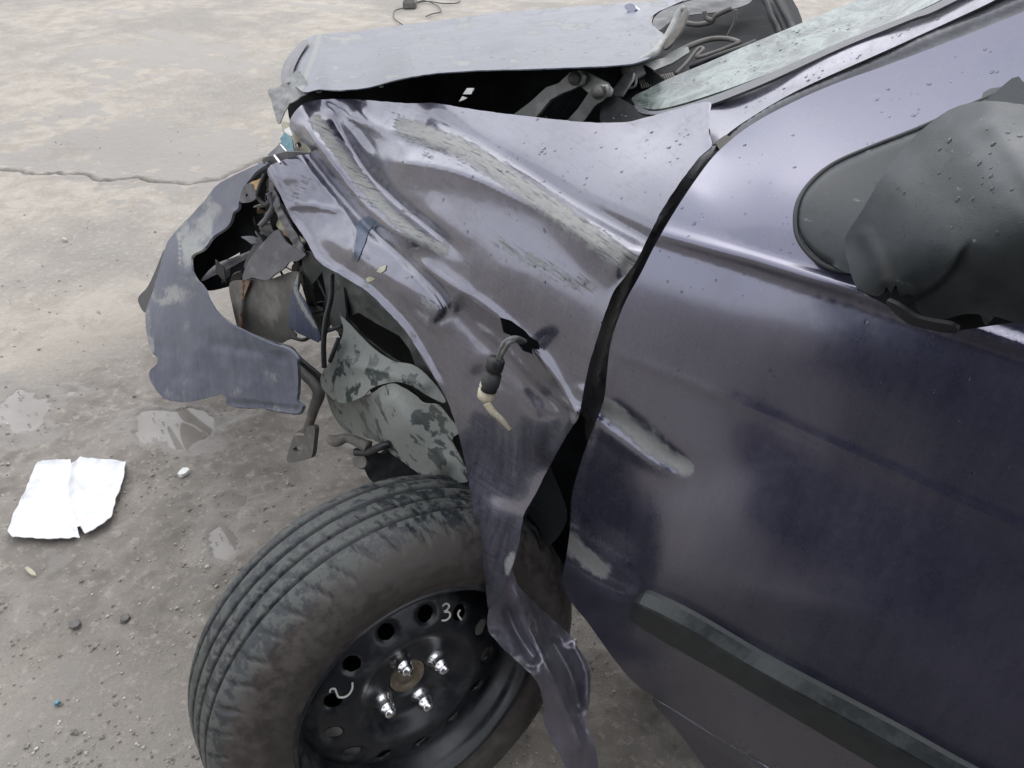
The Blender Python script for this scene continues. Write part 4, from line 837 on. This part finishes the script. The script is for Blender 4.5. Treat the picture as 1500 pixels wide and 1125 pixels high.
hc = [(0, 0, .029)] + [(.131 * math.cos(a0 + k * 2 * math.pi / NV * np.sign(stp)), .131 * math.sin(a0 + k * 2 * math.pi / NV * np.sign(stp)), .0125) for k in range(NV)]
for r in np.arange(.034, .176, .0045):
    nn = int(2 * math.pi * r / .006)
    for k in range(nn):
        a = 2 * math.pi * (k + .5 * (int(r / .0045) % 2)) / nn; p = (r * math.cos(a), r * math.sin(a))
        if all(math.hypot(p[0] - h[0], p[1] - h[1]) > h[2] + .002 for h in hc): pts.append(Vector(p))
r_ = delaunay_2d_cdt(pts, E, [], 1, 1e-6)
v2 = np.array([tuple(v) for v in r_[0]]); rr = np.hypot(v2[:, 0], v2[:, 1])
lip_ = np.zeros(len(rr))
for h in hc[1:]: dd = np.hypot(v2[:, 0] - h[0], v2[:, 1] - h[1]) - h[2]; lip_ -= .004 * np.exp(-(dd / .002) ** 2)
VV = WC + v2[:, :1] * ra + v2[:, 1:2] * rb + (discz(rr) + lip_)[:, None] * rn
FF = [list(f) for f in r_[2] if all(math.hypot(*(v2[f].mean(0) - np.array(h[:2]))) > h[2] * .93 for h in hc)]
if np.cross(VV[FF[0][1]] - VV[FF[0][0]], VV[FF[0][2]] - VV[FF[0][0]]) @ rn < 0: FF = [f[::-1] for f in FF]
VV, FF, _s = solid(VV, FF, .003); link('rim_disc', VV, FF, M['rim'], rim)
V, F = revolve([(.0001, -.006), (.012, -.006), (.014, -.010), (.025, -.010), (.0275, -.003), (.0295, -.006)], WC, WN, 32); link('hub_centre', V, F, M['hub'], rim)
V, F = revolve([(.0001, -.05), (.13, -.05), (.135, -.055)], WC, WN, 32); link('brake_disc', V, F, M['void'], rim)
bth = []
for q in ((586, 967), (641, 962.5), (614, 1016), (560.6, 1026)):
    d = ray(*q); t_ = ((WC - CP) @ WN) / (d @ WN); p = CP + d * t_
    v_ = p - WC; v_ = v_ / np.linalg.norm(v_) * .05; p = WC + v_
    V, F = revolve([(.0165, -.002), (.0165, .003), (.0125, .006), (.0125, .015), (.0112, .019), (.0098, .020), (.0094, .028), (.007, .031), (.0001, .032)], p, WN, 12)
    link('lug_nut', V, F, M['chrome'], rim)
def chalk(pts, nm):
    P = []
    for q in cat(pts, 5):
        d = ray(*q); 
        t_ = ((WC + WN * .02 - CP) @ WN) / (d @ WN); p = CP + d * t_; r0 = np.linalg.norm((p - WC) - ((p - WC) @ WN) * WN)
        t_ = ((WC + WN * (discz(r0) + .0022) - CP) @ WN) / (d @ WN); P.append(CP + d * t_)
    return tube(nm, P, .0016, M['chalk'], rim, smooth_path=False, seg=6)
chalk([(483, 1014), (484, 1010), (490, 1009), (493, 1015), (496, 1021), (505, 1021), (512, 1016), (516, 1008), (516, 1000)], 'chalk_digit')
chalk([(648, 888), (653, 884), (658, 887), (655, 893), (651, 896), (658, 897), (659, 903), (654, 908), (647, 909)], 'chalk_digit')
chalk([(674, 893), (671, 900), (676, 908)], 'chalk_mark')

# --- rain drops
def drops(name, regions, parent):
    V = []; F = []
    for key, poly, cnt, r0, r1 in regions:
        pos = SURF[key]; xs = [p[0] for p in poly]; ys = [p[1] for p in poly]; k = 0; tries = 0
        while k < cnt and tries < cnt * 20:
            tries += 1; px = random.uniform(min(xs), max(xs)); py = random.uniform(min(ys), max(ys)); c = False; j = len(poly) - 1
            for i in range(len(poly)):
                if ((poly[i][1] > py) != (poly[j][1] > py)) and px < (poly[j][0] - poly[i][0]) * (py - poly[i][1]) / (poly[j][1] - poly[i][1]) + poly[i][0]: c = not c
                j = i
            if not c: continue
            k += 1
            p = pos(np.array([px, px + 1, px]), np.array([py, py, py + 1]))
            n_ = np.cross(p[1] - p[0], p[2] - p[0]); n_ /= np.linalg.norm(n_)
            if n_ @ (CP - p[0]) < 0: n_ = -n_
            r = .85 * (r0 + (r1 - r0) * random.random() ** 3)
            _, a, b = basis(n_); b0 = len(V); sx = random.uniform(.8, 1.3)
            for ri, hh in ((1.0, 0), (.8, .2), (.4, .34)):
                for q in range(8):
                    th = q * math.pi / 4; V.append(p[0] + r * ri * (math.cos(th) * a * sx + math.sin(th) * b) + n_ * r * hh)
            V.append(p[0] + n_ * r * .37)
            for l_ in range(2):
                for q in range(8): F.append((b0 + l_ * 8 + q, b0 + l_ * 8 + (q + 1) % 8, b0 + l_ * 8 + 8 + (q + 1) % 8, b0 + l_ * 8 + 8 + q))
            for q in range(8): F.append((b0 + 16 + q, b0 + 16 + (q + 1) % 8, b0 + 24))
    o = link(name, V, F, M['water'], parent); o['kind'] = 'stuff'; return o
drops('rain_drops', [('front_wing', [(640, 160), (1030, 165), (960, 300), (880, 440), (640, 330), (560, 220)], 170, .0009, .0032), ('front_wing', [(640, 330), (880, 440), (850, 560), (700, 420)], 50, .0008, .0022),
                     ('door', [(1060, 225), (1480, 45), (1500, 300), (1500, 520), (950, 420), (960, 340)], 170, .0008, .0030), ('door', [(900, 500), (1500, 560), (1500, 800), (900, 620)], 90, .0006, .0022),
                     ('door', [(850, 700), (1500, 800), (1500, 1080), (860, 850)], 40, .0005, .0016),
                     ('mirror_housing', [(1300, 280), (1440, 165), (1500, 170), (1560, 420), (1400, 360), (1300, 410)], 60, .0009, .003), ('hood', [(480, 60), (940, 20), (920, 88), (520, 115)], 160, .0012, .004),
                     ('windscreen_pillar', [(1060, 165), (1330, 35), (1400, 15), (1090, 170)], 40, .0008, .0028), ('windscreen', [(980, 120), (1250, 8), (1340, 10), (1030, 138)], 60, .001, .003),
                     ('front_bumper', [(300, 480), (420, 530), (420, 590), (250, 570)], 30, .0008, .002)], car)

# ------------------------------------------------------------------ loose things on the ground
def paper():
    OUT = [(12, 778), (18, 756), (40, 712), (54, 676), (78, 673), (102, 672), (104, 679), (112, 675), (118, 669), (150, 672), (184, 676), (181, 697), (170, 730), (162, 757), (140, 774), (124, 782), (117, 770), (112, 772), (118, 787), (70, 789), (20, 786)]
    t = NT('white sheet metal foil'); f = t.noise(40, 5, .6)
    m_ = t.set(Base_Color=(.60, .61, .62), Roughness=.45, Normal=t.bump(f, .3, .003))
    def dn(x, y): return .016 + ridge(x, y, [(104, 675), (98, 720), (112, 780)], 6, .010, 'g', (0, 0)) + .022 * (fbm(x / 24, y / 24, 4, 6) - .45) + ridge(x, y, OUT + [OUT[0]], 5, .007, 'c', (0, 0), False)
    o = sheet('crumpled_white_sheet', OUT, [(12, 778, .004), (150, 672, .004), (140, 774, .004)], m_, None, dn, mode='Z', step=3, thick=.002, curve=False, loc=tuple(at_z(98, 730)), jag=2.4)
    tag(o, 'crumpled torn white sheet lying flat on the muddy concrete', 'sheet')
paper()
def chip(name, px, py, w, h, m_, label, cat_, grp=None, ang=0):
    c = at_z(px, py, .010); n_ = 7; V = []; F = []
    for z_, s in ((-.006, 1), (.004, .92)):
        for k in range(n_):
            a = 2 * math.pi * k / n_ + ang; rr = random.uniform(.75, 1.1) * s; V.append(c + np.array([w * rr * math.cos(a), h * rr * math.sin(a), z_ + random.uniform(0, .002)]))
    F = [tuple(range(n_))[::-1], tuple(range(n_, 2 * n_))] + [(k, (k + 1) % n_, n_ + (k + 1) % n_, n_ + k) for k in range(n_)]
    tag(link(name, V, F, m_, smooth=False, loc=tuple(at_z(px, py))), label, cat_, grp)
chip('plastic_shard', 269, 692, .013, .017, M['white'], 'small off white shard in the mud right of the white sheet', 'shard')
chip('blue_fragment', 84, 1030, .006, .006, M['teal'], 'tiny turquoise fragment on the ground at lower left', 'fragment')
chip('wood_splinter', 46, 838, .022, .006, M['foam'], 'short flat beige splinter on the ground below the white sheet', 'splinter')
chip('wood_splinter', 95, 351, .020, .005, M['foam'], 'thin pale splinter on the dry concrete left of the bumper', 'splinter')
chip('concrete_chunk', 110, 915, .014, .012, M['rustgrey'], 'small grey stone on the ground, left one of two below the white sheet', 'stone')
chip('concrete_chunk', 184, 906, .013, .012, M['rustgrey'], 'small grey stone on the ground nearer the tyre than its twin', 'stone')
# loose gravel
V = []; F = []
for i in range(4500):
    px = random.uniform(-40, 900); py = random.uniform(120, 1160)
    if random.random() > .25 + .75 * (py > 560): continue
    c = at_z(px, py, .002); r = random.uniform(.0015, .0042) * (1.6 if random.random() < .08 else 1); b0 = len(V)
    for dx, dy, dz in ((1, 0, 0), (-.5, .87, 0), (-.5, -.87, 0), (.5, .6, .8), (-.8, 0, .8), (.4, -.6, .8)):
        V.append(c + r * np.array([dx * random.uniform(.7, 1.3), dy * random.uniform(.7, 1.3), dz * .8 + .5]))
    F += [(b0, b0 + 1, b0 + 3), (b0 + 1, b0 + 4, b0 + 3), (b0 + 1, b0 + 2, b0 + 4), (b0 + 2, b0 + 5, b0 + 4), (b0 + 2, b0, b0 + 5), (b0, b0 + 3, b0 + 5), (b0 + 3, b0 + 4, b0 + 5)]
gm = plastic('grit stone', (.15, .135, .115), (.46, .43, .38), .85, 60)
tag(link('gravel', V, F, gm, smooth=False), None, None, None, 'stuff')
# cord with a small box
pb = empty('power_adapter', tuple(at_z(601, 12)), 'small grey adapter box lying on the concrete beyond the hood with its dark cord', 'adapter')
bc = at_z(601, 12)
ex, ey = RV, HV; V = []
for sz, zz_ in ((1, 0.005), (1.0, .05), (.75, .08)):
    for sx, sy in ((-1, -1), (1, -1), (1, 1), (-1, 1)): V.append(bc + ex * .055 * sx * sz + ey * .06 * sy * sz + ZV * zz_)
F = [(3, 2, 1, 0), (8, 9, 10, 11)] + [(a + k, a + (k + 1) % 4, a + 4 + (k + 1) % 4, a + 4 + k) for a in (0, 4) for k in range(4)]
link('adapter_box', V, F, M['rustgrey'], pb, smooth=False, bevel=.01)
tube('cord', [at_z(a, b, .02) for a, b in ((590, 12), (578, 16), (577, 26), (588, 35), (600, 40), (640, 38))], .0045, M['black'], pb)
tube('cord', [at_z(a, b, .02) for a, b in ((608, 4), (622, 1), (640, 8), (646, 17), (634, 20), (624, 24))], .0045, M['black'], pb)
tube('cord', [at_z(a, b, .02) for a, b in ((606, 6), (625, 2), (650, 5), (671, 4), (670, -2), (640, -5))], .0045, M['black'], pb)

# ------------------------------------------------------------------ unseen wall added behind the camera to darken the door and ground
wm = plastic('dark blue added wall', (.022, .024, .038), (.045, .045, .06), .85, 2)
V, F = [], []
wx0, wx1, wy0, wy1, wz = -.5, 7.0, -1.75, -1.5, 3.1
ww = link('added_dark_wall', [(wx0, wy0, 0), (wx1, wy0, 0), (wx1, wy1, 0), (wx0, wy1, 0), (wx0, wy0, wz), (wx1, wy0, wz), (wx1, wy1, wz), (wx0, wy1, wz)],
          [(0, 3, 2, 1), (4, 5, 6, 7), (0, 1, 5, 4), (1, 2, 6, 5), (2, 3, 7, 6), (3, 0, 4, 7)], wm, smooth=False, loc=(3, -1.8, 0))
tag(ww, 'unseen dark wall added behind the camera to darken the car door', 'wall')
